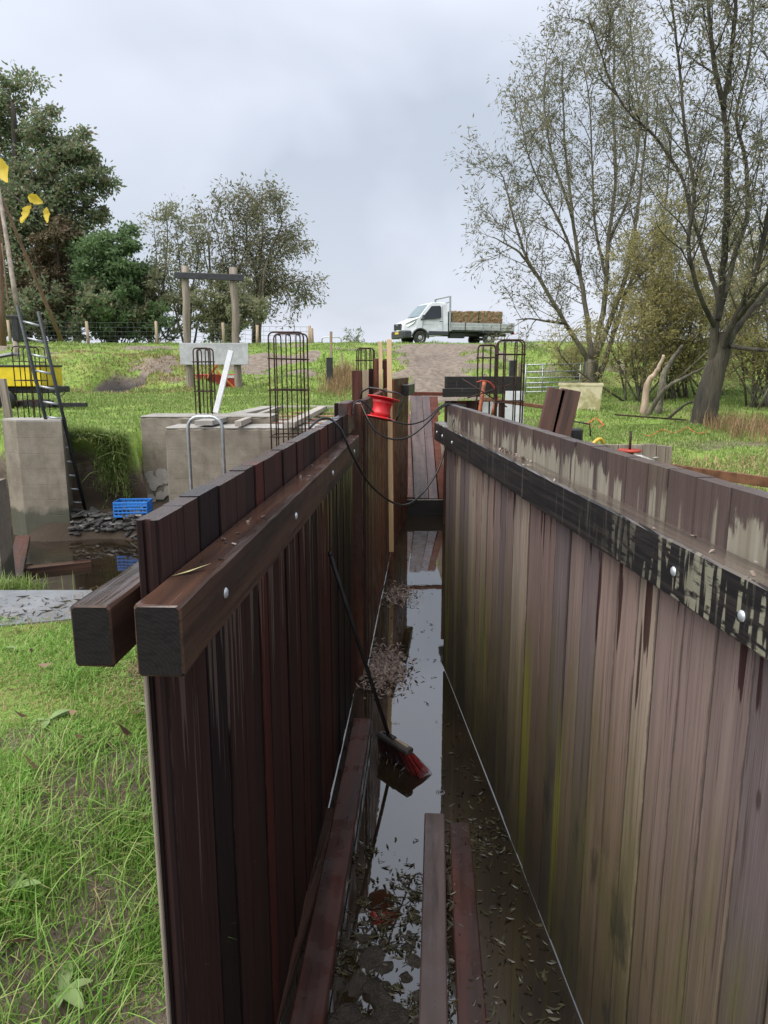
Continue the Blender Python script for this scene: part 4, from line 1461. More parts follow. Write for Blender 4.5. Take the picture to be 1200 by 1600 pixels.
# rusty strip and the flat bar by the tree
A, B = at(1028, 729, 9.0), at(1260, 762, 7.0)
loose('steel_strip', 'long rusty steel strip running from the white rag off to the right', 'steel strip', A, B, .03, .11, M['rust_strip'])
loose('steel_strip', 'dark flat bar lying in the grass before the large willow', 'steel strip', gz(962, 648, .62), gz(1070, 656, .50), .16, .03, M['wet_beam'])
loose('steel_strip', 'rusty rail running from the red hook post to the leaning boards', 'steel strip', at(756, 623, 12.5), at(858, 637, 11.5), .04, .06, M['rust_strip'])
# black pump handle box, orange rope
c = at(899, 676, 10.4)
pt_ = thing('pump', 'small black motor pump on the grass beside the upright boards', 'pump', (c.x, c.y, gh(c.x, c.y)))
MB().box((0, 0, (c.z - pt_.location.z) * .5 + .05), (.17, .24, (c.z - pt_.location.z) + .02), None, .03).build('body', M['black_rubber'], pt_)
hz = c.z - pt_.location.z
MB().tube([(-.1, 0, hz + .1), (-.08, 0, hz + .17), (.2, 0, hz + .12), (.22, 0, hz - .05)], .012, 6).build('handle', M['dark_steel'], pt_, True)
for (uu, vv_, n, ru, rv, lab) in ((930, 676, 4, 13, 4.5, 'coil of orange rope in the grass near the upright boards'),):
    pts = []
    for i in range(60):
        t = i / 60 * 2 * math.pi * n
        q = at(uu + ru * (1 - .12 * (i % 7) / 7) * math.cos(t), vv_ + rv * math.sin(t), 12.2)
        q.z = gh(q.x, q.y) + .05 + .01 * math.sin(i)
        d = gz(uu + ru * (.8 + .2 * math.sin(i * 1.7)) * math.cos(t), vv_ + rv * math.sin(t), .20)
        pts.append(Vector((d.x, d.y, gh(d.x, d.y) + .03 + .012 * (i % 3))))
    tag(MB().tube(pts, .010, 5).build('rope', M['orange_rope'], None, True), lab, 'rope')
pts = []
for i in range(24):
    d = gz(1005 + i * 4.4, 678 + 1.6 * math.sin(i * .7) + (2 if i > 16 else 0), .30)
    pts.append(Vector((d.x, d.y, gh(d.x, d.y) + .035)))
tag(MB().tube(bez(pts, 3), .009, 5).build('rope', M['orange_rope'], None, True), 'orange rope trailing through the grass towards the large willow', 'rope')

# red hook post, white sheets and small bars at the right end
a, b = at(757, 596, 12.2), at(750, 640, 12.2)
hp = thing('hook_post', 'rusty orange hook post at the far end of the right wall', 'hook post', (b.x, b.y, .1))
MB().tube([rel(a, hp), rel(b + (b - a) * 1.5, hp)], .034, 8).build('post', M['rust_bright'], hp, True)
pts = bez([at(745, 597, 12.1), at(757, 595, 12.1), at(768, 600, 12.1), at(776, 614, 12.1), at(777, 632, 12.1), at(770, 650, 12.1)])
MB().tube([rel(q, hp) for q in pts], .012, 7).build('hook', M['red_paint'], hp, True)
for (u0, v0, u1, v1, Y, r, mat, lab) in ((722, 592, 792, 636, 12.0, .012, 'rust', 'thin rebar rod slanting down across the black panel'),
                                         (730, 622, 812, 596, 12.1, .011, 'rust', 'thin rebar rod slanting up behind the front cage'),
                                         (776, 622, 768, 655, 11.9, .03, 'rust_bright', 'short rusty orange tube leaning under the hook post')):
    A, B = at(u0, v0, Y), at(u1, v1, Y)
    tag(MB().tube([A, B], r, 6).build('rod', M[mat], None, True), lab, 'rod')
for (u0, u1, v0, v1, Y, lab) in ((752, 778, 627, 662, 13.0, 'small white sheet under the black panel at the far right'),
                                 (790, 817, 611, 668, 13.1, 'larger white sheet standing behind the front rebar cage')):
    A, B = at(u0, v0, Y), at(u1, v1, Y)
    o = MB().box((0, 0, 0), (B.x - A.x, .03, A.z - B.z + .5), None, .004).build('white_sheet', M['alu'], None, loc=((A.x + B.x) / 2, Y, (A.z + B.z) / 2 - .25))
    tag(o, lab, 'sheet')

# ------------------------------------------------------------------ truck
M['van_white'] = simple('white_car_paint', (.66, .69, .72), .30, 0, .10, 3, .01)
M['van_dark'] = simple('dark_grey_plastic', (.045, .048, .055), .5, 0, .15, 8)
M['tyre'] = simple('tyre_rubber', (.028, .027, .026), .8, 0, .3, 14)
M['rim'] = simple('silver_rim', (.50, .51, .52), .4, .5, .2, 10)
M['glass_dark'] = simple('dark_side_glass', (.022, .028, .032), .06, 0, .1, 3, 0)
M['glass_front'] = simple('windscreen_glass', (.16, .22, .24), .05, 0, .1, 3, 0)
M['lamp_glass'] = simple('headlamp_glass', (.62, .65, .68), .12, 0, .1, 20, .05)
M['plate'] = simple('yellow_plate', (.75, .50, .03), .4, 0, .05, 5, 0)
M['amber'] = simple('amber_lamp', (.70, .22, .02), .3, 0, .1, 5, 0)
M['drop_side'] = simple('grey_aluminium_side', (.40, .41, .42), .5, .35, .15, 6, .1)
TH = R(20)
YT = 40.2
c = at(656, 539.5, YT)
ex = Vector((math.cos(TH), math.sin(TH), 0)); ey = Vector((-math.sin(TH), math.cos(TH), 0))
org = Vector((c.x, c.y, 0)) - ex * .86 + ey * .93
tz = 2.90
tr = thing('pickup_truck', 'white single-cab flatbed truck loaded with hay, parked on the dike', 'truck', (org.x, org.y, tz), TH)
RW = .355
arc_ = [(.86 + .45 * math.cos(t), .36 + .45 * math.sin(t)) for t in np.linspace(0, math.pi, 9)]
prof = [(.02, .42), (.0, .74), (.03, 1.02), (.10, 1.13), (.40, 1.26), (.78, 1.40), (1.10, 1.78), (1.42, 2.12), (1.60, 2.21), (2.0, 2.25), (2.38, 2.24), (2.50, 2.17), (2.53, 1.9), (2.53, .52), (2.0, .45), (1.40, .42)] + arc_ + [(.38, .36)]
def hw(x, z):
    w = 1.0
    if z > 1.2: w -= .19 * ((z - 1.2) / 1.05) ** 1.3
    if x < .5: w -= .30 * ((.5 - x) / .5) ** 2.2
    if z < .6: w -= .03
    return w
cols_ = [-1, -.94, -.6, 0, .6, .94, 1]
mb = MB(); n = len(prof)
vs_ = []
for cc_ in cols_:
    for (x, z) in prof:
        bul = -.10 * (1 - cc_ * cc_) if x < .5 and z > .4 else 0
        if 1.0 < x < 1.7 and z > 1.5: bul = -.05 * (1 - cc_ * cc_)
        edge = .025 if abs(cc_) == 1 else 0
        cx_, cz_ = 1.3, 1.2
        vs_.append((x + bul + (cx_ - x) * edge, cc_ * hw(x, z), z + (cz_ - z) * edge))
fs_ = [tuple(range(n - 1, -1, -1)), tuple(range((len(cols_) - 1) * n, len(cols_) * n))]
for j in range(len(cols_) - 1):
    for i in range(n):
        i2 = (i + 1) % n
        fs_.append((j * n + i, j * n + i2, (j + 1) * n + i2, (j + 1) * n + i))
mb.add(vs_, fs_)
cab = mb.build('cab', M['van_white'], tr)
for s in (-1, 1):
    q = [(.86, 1.28), (1.22, 1.66), (1.56, 2.03), (2.06, 2.06), (2.12, 1.98), (2.10, 1.42), (1.72, 1.34)]
    v_ = [(x, s * (hw(x, z) + .008), z) for x, z in q]
    v2 = [(x, s * (hw(x, z) - .02), z) for x, z in q]
    m_ = len(q)
    MB().add(v_ + v2, [tuple(range(m_)) if s > 0 else tuple(range(m_ - 1, -1, -1))] + [(i, (i + 1) % m_, m_ + (i + 1) % m_, m_ + i) for i in range(m_)]).build('side_window', M['glass_dark'], tr)
    d = MB()
    for (x0, z0, x1, z1) in ((.95, .72, 1.02, 1.26), (2.20, .60, 2.20, 2.10), (1.0, 1.05, 2.2, 1.10), (1.35, .60, 2.20, .60)):
        d.beam((x0, s * (hw(x0, z0) + .003), z0), (x1, s * (hw(x1, z1) + .003), z1), .008, .012, 0, (0, s, 0))
    dr = d.build('door_seam', M['van_dark'], tr)
    MB().box((2.06, s * 1.004, 1.22), (.18, .03, .04), None, .008).build('door_handle', M['van_dark'], tr)
    MB().box((1.0, s * 1.10, 1.40), (.12, .17, .27), None, .03).build('mirror', M['van_dark'], tr)
    MB().box((1.93, s * .985, .60), (1.18, .06, .22), None, .02).build('sill_cladding', M['van_dark'], tr)
    ap = [(.86 + .47 * math.cos(t), s * .985, .36 + .47 * math.sin(t)) for t in np.linspace(-.1, math.pi - .15, 12)]
    MB().tube([Vector(p_) for p_ in ap], .045, 6).build('arch_trim', M['van_dark'], tr, True)
    hl = [(.04, .55, .86), (.05, .60, 1.06), (.35, .93, 1.20), (.60, .985, 1.24), (.45, .97, 1.08), (.20, .86, .92)]
    v_ = [(x - .02, s * (y + .012), z) for x, y, z in hl]; v2 = [(x + .06, s * (y - .05), z) for x, y, z in hl]
    m_ = len(hl)
    MB().add(v_ + v2, [tuple(range(m_)), tuple(range(2 * m_ - 1, m_ - 1, -1))] + [(i, m_ + i, m_ + (i + 1) % m_, (i + 1) % m_) for i in range(m_)]).build('headlight', M['lamp_glass'], tr)
# windscreen
ws = []
for (x, z) in ((.84, 1.47), (1.12, 1.80), (1.42, 2.115)):
    for cc_ in (-.92, -.5, 0, .5, .92):
        ws.append((x - .05 * (1 - cc_ * cc_) - .016, cc_ * (hw(x, z) - .02), z + .012))
MB().add(ws, [(r_ * 5 + i, r_ * 5 + i + 5, r_ * 5 + i + 6, r_ * 5 + i + 1) for r_ in range(2) for i in range(4)]).build('windscreen', M['glass_front'], tr, True)
MB().box((.0, 0, .52), (.24, 1.78, .42), None, .06).box((.16, -.86, .52), (.42, .2, .40), None, .06).box((.16, .86, .52), (.42, .2, .40), None, .06).build('front_bumper', M['van_dark'], tr)
g_ = MB().box((-.075, 0, .93), (.06, 1.02, .34), None, .02).build('grille', M['van_dark'], tr)
for z in (.83, .92, 1.01):
    MB().box((-.112, 0, z), (.012, .92, .022)).build('grille_bar', M['dark_steel'], g_)
MB().lathe([(.001, 0), (.08, 0), (.075, .01), (.001, .012)], 16, Matrix.Translation((-.108, 0, 1.03)) @ Matrix.Rotation(-math.pi / 2, 4, 'Y') @ Matrix.Diagonal((.45, 1, 1, 1))).build('badge', M['rim'], tr)
MB().box((-.128, 0, .60), (.012, .52, .115), None, .004).build('number_plate', M['plate'], tr)
MB().box((-.105, -.62, .50), (.03, .22, .07), None, .01).build('fog_lamp', M['lamp_glass'], tr)
def wheel(x, y, dual=False):
    Mw = Matrix.Translation((x, y, RW)) @ Matrix.Rotation(math.pi / 2 if y < 0 else -math.pi / 2, 4, 'X')
    w_ = thing  # noqa
    t_ = MB().lathe([(.20, -.11), (.30, -.115), (.345, -.09), (.355, -.05), (.355, .05), (.345, .09), (.30, .115), (.215, .10), (.20, .07)], 30, Mw).build('wheel', M['tyre'], tr, True)
    r_ = MB().lathe([(.03, -.05), (.215, -.05), (.225, .085), (.205, .085), (.19, .05), (.12, .07), (.07, .10), (.03, .10)], 24, Mw).build('rim', M['rim'], t_, True)
    hub = MB()
    for a in range(10):
        t = 2 * math.pi * a / 10
        hub.box(Mw @ Vector((.155 * math.cos(t), .155 * math.sin(t), .066)), (.04, .02, .05))
    hub.build('rim_slot', M['van_dark'], t_)
for x in (.86, 5.05):
    for y in (-.9, .9):
        wheel(x, y)
MB().beam((1.2, -.40, .58), (6.4, -.40, .58), .09, .16).beam((1.2, .40, .58), (6.4, .40, .58), .09, .16).box((.9, 0, .60), (.7, 1.3, .4)).box((5.05, 0, .36), (.2, 1.7, .16), None, .05).box((3.2, -.55, .52), (.9, .35, .30), None, .03).build('chassis', M['van_dark'], tr)
MB().box((4.6, 0, .74), (3.92, 2.06, .07), None, .01).build('deck', M['van_dark'], tr)
for s in (-1, 1):
    for x0, x1 in ((2.68, 4.58), (4.64, 6.52)):
        b_ = MB().box(((x0 + x1) / 2, s * 1.05, .985), (x1 - x0, .035, .40), None, .008)
        sd = b_.build('drop_side', M['drop_side'], tr)
        MB().box(((x0 + x1) / 2, s * 1.069, .985), (x1 - x0 - .02, .008, .02)).box(((x0 + x1) / 2, s * 1.069, 1.12), (x1 - x0 - .02, .008, .015)).build('rib', M['alu'], sd)
    for x in (2.66, 3.5, 4.61, 5.7, 6.54):
        MB().box((x, s * 1.055, .97), (.05, .06, .46), None, .01).build('stanchion', M['rust'] if x in (3.5, 5.7) else M['galv'], tr)
    MB().box((5.05, s * .95, .66), (1.0, .26, .04), None, .01).build('mudguard', M['van_dark'], tr)
    MB().box((6.60, s * .85, .66), (.05, .3, .12), None, .01).build('tail_lamp', M['red_plastic'], tr)
MB().box((6.56, 0, .985), (.035, 2.05, .40), None, .008).build('tailboard', M['drop_side'], tr)
hbd = MB()
for s in (-1, 1):
    hbd.box((2.60, s * .99, 1.64), (.09, .09, 1.86), None, .012)
hbd.box((2.60, 0, 2.55), (.08, 1.9, .06), None, .012).box((2.60, 0, 2.25), (.05, 1.9, .05), None, .01)
hbd.build('headboard_frame', M['galv'], tr)
MB().box((2.60, 0, 1.28), (.03, 1.88, .92), None, .006).build('headboard', M['galv'], tr)
# hay bales on the deck: things of their own
def bale(lx0, lx1, ly0, ly1, z0, z1, label, seed):
    rr = np.random.default_rng(seed)
    Nx, Ny, Nz = 26, 12, 10
    V_, F_ = [], []
    def face(fn, a, b):
        o_ = len(V_)
        for i in range(a + 1):
            for j in range(b + 1):
                V_.append(fn(i / a, j / b))
        for i in range(a):
            for j in range(b):
                q = o_ + i * (b + 1) + j
                F_.append((q, q + b + 1, q + b + 2, q + 1))
    X0, X1, Y0, Y1, Z0, Z1 = lx0, lx1, ly0, ly1, z0, z1
    face(lambda u, v: (X0 + (X1 - X0) * u, Y0, Z0 + (Z1 - Z0) * v), Nx, Nz)
    face(lambda u, v: (X1 - (X1 - X0) * u, Y1, Z0 + (Z1 - Z0) * v), Nx, Nz)
    face(lambda u, v: (X0, Y1 - (Y1 - Y0) * u, Z0 + (Z1 - Z0) * v), Ny, Nz)
    face(lambda u, v: (X1, Y0 + (Y1 - Y0) * u, Z0 + (Z1 - Z0) * v), Ny, Nz)
    face(lambda u, v: (X0 + (X1 - X0) * u, Y0 + (Y1 - Y0) * v, Z1), Nx, Ny)
    A_ = np.array(V_)
    ctr = np.array([(X0 + X1) / 2, (Y0 + Y1) / 2, (Z0 + Z1) / 2]); half = np.array([(X1 - X0) / 2, (Y1 - Y0) / 2, (Z1 - Z0) / 2])
    rel_ = (A_ - ctr) / half
    dsp = (vnoise(A_[:, 0] * 9 + A_[:, 1] * 5, A_[:, 2] * 14 + A_[:, 1] * 4, seed) - .5) * .09
    cor = np.clip(np.sort(np.abs(rel_), 1)[:, 1] - .8, 0, 1) * .35
    A_ = A_ + rel_ * (dsp - cor * .25)[:, None]
    o_ = obj('hay_bale', fast_mesh('hay_bale', A_, [np.array(F_)], False), M['hay'], None, tuple(tr.location))
    o_.rotation_euler = (0, 0, TH)
    tag(o_, label, 'hay bale', 'hay bales on the truck')
    for x in np.linspace(X0 + .25, X1 - .25, 4):
        MB().tube([(x, Y0 - .03, Z0), (x, Y0 - .035, Z1 + .02), (x, Y1 + .03, Z1 + .02)], .008, 4, False).build('twine', M['orange_rope'], o_)
bale(2.72, 4.36, -.95, .95, .78, 1.80, 'hay bale nearest the cab on the flatbed truck', 3)
bale(4.40, 5.90, -.92, .92, .78, 1.84, 'hay bale nearest the tailboard on the flatbed truck', 4)

# ------------------------------------------------------------------ trees
class Tree:
    def __init__(s, seed):
        s.r = random.Random(seed); s.n = np.random.default_rng(seed)
        s.mb = MB(); s.leafp = []; s.leafd = []; s.tips = []

    def limb(s, pts, r0, r1, sides=7):
        P_ = bez(pts, 5)
        m = len(P_)
        P_ = [p + Vector((s.r.gauss(0, 1), s.r.gauss(0, 1), 0)) * r0 * (.10 if r0 < .15 else .03) * (0 < i < m - 1) for i, p in enumerate(P_)]
        s.mb.tube(P_, [r0 + (r1 - r0) * (i / (m - 1)) ** .8 for i in range(m)], sides)
        return P_

    def grow(s, p, d, ln, r, seg, wander, bias, sides=4):
        pts = [Vector(p)]; d = Vector(d).normalized()
        for i in range(seg):
            d = (d + Vector((s.r.gauss(0, wander), s.r.gauss(0, wander), s.r.gauss(0, wander))) + Vector((0, 0, bias))).normalized()
            pts.append(pts[-1] + d * (ln / seg))
        s.mb.tube(pts, [r * (1 - .85 * i / seg) for i in range(seg + 1)], sides, False)
        return pts

    def leaves_along(s, pts, n, spread):
        for _ in range(n):
            t = s.r.random() * (len(pts) - 1); i = min(int(t), len(pts) - 2); f = t - i
            p = pts[i].lerp(pts[i + 1], f)
            d = (pts[i + 1] - pts[i]).normalized()
            s.leafp.append((p.x + s.r.gauss(0, spread), p.y + s.r.gauss(0, spread), p.z + s.r.gauss(0, spread)))
            s.leafd.append((d.x, d.y, d.z))

    def foliage(s, lw, ll, droop, jit=.8):
        P_ = np.array(s.leafp); D_ = np.array(s.leafd)
        m = len(P_)
        D_ = D_ + s.n.normal(0, jit, (m, 3)) + np.array([0, 0, droop])
        D_ /= np.linalg.norm(D_, axis=1)[:, None] + 1e-9
        Q_ = np.cross(D_, s.n.normal(0, 1, (m, 3))); Q_ /= np.linalg.norm(Q_, axis=1)[:, None] + 1e-9
        L_ = (ll * s.n.uniform(.6, 1.3, m))[:, None]; Wd = (lw * s.n.uniform(.7, 1.3, m))[:, None]
        V_ = np.stack([P_, P_ + D_ * L_ * .45 + Q_ * Wd * .5, P_ + D_ * L_, P_ + D_ * L_ * .45 - Q_ * Wd * .5], 1).reshape(-1, 3)
        F_ = np.arange(m * 4).reshape(-1, 4)
        return V_, F_

    def finish(s, name, label, bark, leaf, lw, ll, droop, jit=.8, base=None, cat='tree', group=None):
        root = thing(name, label, cat, tuple(base), 0, group)
        b = np.array(base)
        tm = s.mb.mesh('trunk', True)
        co = np.array(s.mb.v) - b
        tm.vertices.foreach_set('co', co.astype(np.float32).ravel()); tm.update()
        obj('trunk', tm, bark, root)
        V_, F_ = s.foliage(lw, ll, droop, jit)
        obj('crown', fast_mesh('crown', V_ - b, [F_]), leaf, root)
        return root


M['willow_leaf'] = leafmat('willow_leaf', [(.12, .135, .08), (.16, .17, .10), (.21, .21, .13), (.25, .20, .11), (.20, .22, .16)], .5)
M['willow_leaf2'] = leafmat('autumn_willow_leaf', [(.24, .24, .09), (.33, .31, .11), (.40, .35, .14), (.43, .36, .16), (.31, .33, .16)], .5)
M['dense_leaf'] = leafmat('dense_dark_leaf', [(.12, .16, .10), (.16, .22, .11), (.20, .27, .13), (.27, .22, .14), (.22, .25, .15)], .5)
M['green_leaf'] = leafmat('fresh_green_leaf', [(.10, .155, .075), (.135, .21, .085), (.17, .26, .11), (.15, .23, .10)], .5)
M['sparse_leaf'] = leafmat('olive_leaf', [(.19, .21, .12), (.25, .27, .15), (.30, .28, .17), (.23, .26, .17)], .5)
M['rust_leaf'] = leafmat('brown_tinged_leaf', [(.09, .07, .04), (.14, .095, .055), (.10, .10, .05), (.18, .11, .07)], .25)
M['reed'] = leafmat('dry_reed', [(.22, .16, .08), (.32, .22, .11), (.26, .15, .09)], .2)


def spread_branches(T, P_, t0, gap, l0, l1, r, up, out, twigs, leaves, twl, spread, wander=.12, outdir=None, seg=6):
    """secondary branches and leafy twigs along a limb"""
    n = len(P_)
    tot = sum((P_[i + 1] - P_[i]).length for i in range(n - 1))
    cnt = max(2, int(tot * (1 - t0) / gap))
    for c_ in range(cnt):
        t = t0 + (1 - t0) * (c_ + T.r.random()) / cnt
        x = min(t, .999) * (n - 1); i = int(x)
        p = P_[i].lerp(P_[i + 1], x - i)
        ld = (P_[i + 1] - P_[i]).normalized()
        rd_ = Vector((T.r.gauss(0, 1), T.r.gauss(0, 1), T.r.gauss(0, .5)))
        rd_ = (rd_ - ld * rd_.dot(ld)).normalized()
        d = ld * .75 + rd_ * out + Vector((0, 0, up))
        ln = (l0 + (l1 - l0) * (1 - t)) * T.r.uniform(.6, 1.2)
        b = T.grow(p, d, ln, r * (1 - .5 * t), seg, wander, up * .12, 4)
        for k_ in range(twigs):
            tt = T.r.uniform(.2, 1.0) * (len(b) - 1.001); j = int(tt)
            q = b[j].lerp(b[j + 1], tt - j)
            dd = (b[j + 1] - b[j]).normalized() * .7 + Vector((T.r.gauss(0, .6), T.r.gauss(0, .6), T.r.gauss(0, .5)))
            tw = T.grow(q, dd, twl * T.r.uniform(.5, 1.3), .006, 3, .22, -.05, 3)
            T.leaves_along(tw, leaves, spread)
        T.leaves_along(b[len(b) // 2:], leaves, spread)


def px(*q):
    return [at(u, v, Y) for u, v, Y in q]


# large willow on the right
T = Tree(21)
base = at(1100, 662, 15.6); base.z = gh(base.x, 15.6) - .15
tk_ = T.limb([base, at(1103, 635, 15.6), at(1113, 590, 15.6), at(1126, 550, 15.6), at(1133, 520, 15.6)], .30, .17, 12)
T.limb([base, base + Vector((-.38, -.2, -.1))], .18, .06, 8); T.limb([base + Vector((.1, 0, .1)), base + Vector((.36, -.2, -.15))], .17, .06, 8)
A_l = []
A_l.append(T.limb(px((1113, 585, 15.6), (1118, 510, 15.5), (1128, 440, 15.4), (1134, 350, 15.3), (1136, 250, 15.2), (1132, 160, 15.2), (1142, 90, 15.1), (1150, 0, 15.0), (1160, -120, 15)), .095, .025, 9))
A_l.append(T.limb(px((1132, 170, 15.2), (1118, 110, 15.1), (1110, 50, 15), (1105, -40, 14.9), (1100, -140, 14.9)), .06, .02))
A_l.append(T.limb(px((1122, 560, 15.6), (1145, 505, 15.2), (1172, 450, 14.8), (1190, 390, 14.5), (1205, 300, 14.2), (1215, 180, 14), (1220, 30, 14)), .08, .025, 8))
A_l.append(T.limb(px((1118, 530, 15.6), (1122, 470, 15.9), (1108, 420, 16.2), (1080, 330, 16.5), (1062, 270, 16.6), (1020, 210, 16.7), (985, 180, 16.7), (955, 130, 16.7), (938, 80, 16.6), (918, 25, 16.5)), .06, .012, 7))
A_l.append(T.limb(px((1122, 500, 15.4), (1148, 400, 15.9), (1168, 330, 16.2), (1163, 240, 16.4), (1150, 180, 16.5), (1172, 80, 16.6), (1180, -60, 16.6)), .065, .02, 7))
A_l.append(T.limb(px((1130, 545, 15.6), (1160, 500, 16), (1200, 455, 16.5), (1240, 400, 17)), .10, .04, 7))
A_l.append(T.limb(px((1120, 520, 15.6), (1090, 450, 14.9), (1075, 380, 14.6), (1085, 300, 14.5), (1070, 200, 14.4), (1060, 90, 14.4), (1045, -30, 14.4)), .055, .018, 7))
A_l.append(T.limb(px((1150, 500, 15.2), (1175, 470, 14.6), (1200, 440, 14.2), (1230, 420, 14)), .07, .03, 6))
for L_ in A_l:
    spread_branches(T, L_, .20, .25, .9, 1.9, .022, .30, .75, 12, 8, .60, .05)
T.limb(px((1140, 540, 15.5), (1170, 545, 14.6), (1210, 548, 14)), .06, .03, 6)
T.finish('willow_tree', 'large leaning willow with a thick dark trunk, nearest tree on the right', M['bark_old'], M['willow_leaf'], .026, .125, -.25, .7, base)

# second willow, fan of limbs by the gate
T = Tree(33)
base = at(925, 606, 24.6); base.z = gh(base.x, 24.6) - .2
T.limb([base, at(922, 590, 24.6), at(924, 562, 24.6)], .30, .24, 10)
B_l = []
for q in ([(922, 570, 24.6), (908, 545, 24.4), (880, 500, 24.2), (845, 440, 24), (822, 400, 23.9), (804, 345, 23.8), (790, 290, 23.7), (780, 265, 23.6)],
          [(838, 430, 24), (812, 395, 23.6), (788, 380, 23.4), (770, 370, 23.3)],
          [(880, 505, 24.2), (855, 502, 23.7), (828, 498, 23.3), (806, 500, 23.1)],
          [(924, 565, 24.6), (918, 500, 24.7), (905, 420, 24.8), (895, 340, 24.9), (885, 250, 25), (880, 170, 25), (878, 95, 25)],
          [(905, 430, 24.8), (880, 360, 24.2), (850, 300, 23.8), (825, 240, 23.6), (812, 170, 23.4)],
          [(926, 560, 24.6), (945, 470, 24.8), (950, 380, 25), (962, 280, 25.2), (958, 170, 25.3), (960, 60, 25.4), (950, 20, 25.4)],
          [(930, 560, 24.6), (965, 470, 24), (985, 400, 23.7), (1000, 300, 23.5), (1010, 190, 23.3), (1015, 90, 23.2)],
          [(948, 440, 24.9), (930, 350, 25.6), (925, 250, 26), (920, 150, 26.2), (905, 80, 26.3)],
          [(935, 590, 24.6), (960, 520, 25.2), (985, 440, 25.6), (1030, 360, 26), (1045, 270, 26.2), (1050, 160, 26.3)],
          [(965, 470, 24), (1010, 420, 23.4), (1050, 370, 23.1), (1075, 290, 23)],
          [(895, 340, 24.9), (862, 240, 25.3), (850, 150, 25.6), (856, 70, 25.8)],
          [(950, 380, 25), (985, 300, 25.8), (1000, 200, 26.4), (990, 100, 26.8), (985, 30, 27)]):
    B_l.append(T.limb(px(*q), .105 if q[0][1] > 550 else .052, .014, 7))
for L_ in B_l:
    spread_branches(T, L_, .16, .30, 1.1, 2.4, .026, .28, .8, 12, 8, .80, .08)
T.finish('willow_tree', 'fan-shaped willow of many slim limbs growing behind the field gate', M['bark'], M['willow_leaf'], .034, .165, -.2, .7, base)

# shrubs behind, right
def shrub(label, u, vb, Y, wpx, hpx, seed, leaf, nst, gap=.3, bark='bark', name='willow_shrub', lw=.028, ll=.13, twigs=9, lv=7):
    T = Tree(seed)
    base = at(u, vb, Y); base.z = gh(base.x, Y) - .1
    w = wpx / FPX * Y; h_ = hpx / FPX * Y
    for i in range(nst):
        a = T.r.uniform(0, 2 * math.pi); f = T.r.uniform(.1, 1)
        tip = base + Vector((math.cos(a) * w / 2 * f, math.sin(a) * w / 3 * f, h_ * T.r.uniform(.55, 1.0) * (1 - .35 * f * f)))
        mid_ = base.lerp(tip, .5) + Vector((T.r.gauss(0, .12) * w, T.r.gauss(0, .1) * w, h_ * .06))
        st_ = base + Vector((T.r.gauss(0, .06) * w, T.r.gauss(0, .06) * w, 0))
        L_ = T.limb([st_, mid_, tip], .035, .01, 5)
        spread_branches(T, L_, .12, gap, .5, 1.1, .014, .12, .9, twigs, lv, .4, .06)
    return T.finish(name, label, M[bark], M[leaf], lw, ll, -.15, .8, base, 'shrub', 'shrubs on the right')


shrub('tangled olive shrub directly behind the cream trough', 1005, 600, 21.5, 260, 260, 41, 'willow_leaf2', 17)
shrub('tall olive shrub rising between the two willows', 1055, 600, 22.5, 230, 330, 42, 'willow_leaf2', 16)
shrub('brownish shrub on the right edge behind the large willow trunk', 1190, 605, 20.0, 260, 300, 43, 'willow_leaf2', 17)
shrub('low brown shrub on the dike slope left of the fan-shaped willow', 905, 588, 28.5, 110, 60, 44, 'willow_leaf2', 9)
shrub('dense olive shrub behind the large willow trunk', 1115, 600, 24.0, 260, 270, 45, 'willow_leaf2', 16)

# fallen bare branches at the right
for (q, r0, mat, lab) in (([(1007, 628, 17.8), (1012, 600, 17.8), (1026, 580, 17.7), (1037, 555, 17.6)], .10, 'bark_pale', 'pale peeled broken branch standing left of the large willow'),
                          ([(1010, 632, 17.6), (1040, 608, 17.2), (1070, 590, 16.9), (1105, 572, 16.7)], .07, 'bark', 'fallen grey-brown branch leaning from the peeled one to the willow'),
                          ([(1030, 620, 18.2), (1036, 590, 18.4), (1048, 565, 18.6), (1066, 540, 18.8)], .11, 'bark', 'mossy grey stem growing behind the peeled branch'),
                          ([(1040, 632, 16.8), (1075, 630, 16.4), (1105, 628, 16.1)], .04, 'bark_dark', 'thin dark twig lying on the grass at the willow foot')):
    T = Tree(int(q[0][0]))
    P_ = px(*q); P_[0].z = gh(P_[0].x, P_[0].y) - .05
    P_ = T.limb(P_, r0, r0 * .35, 7)
    tag(T.mb.build('fallen_branch', M[mat], None, True), lab, 'branch')


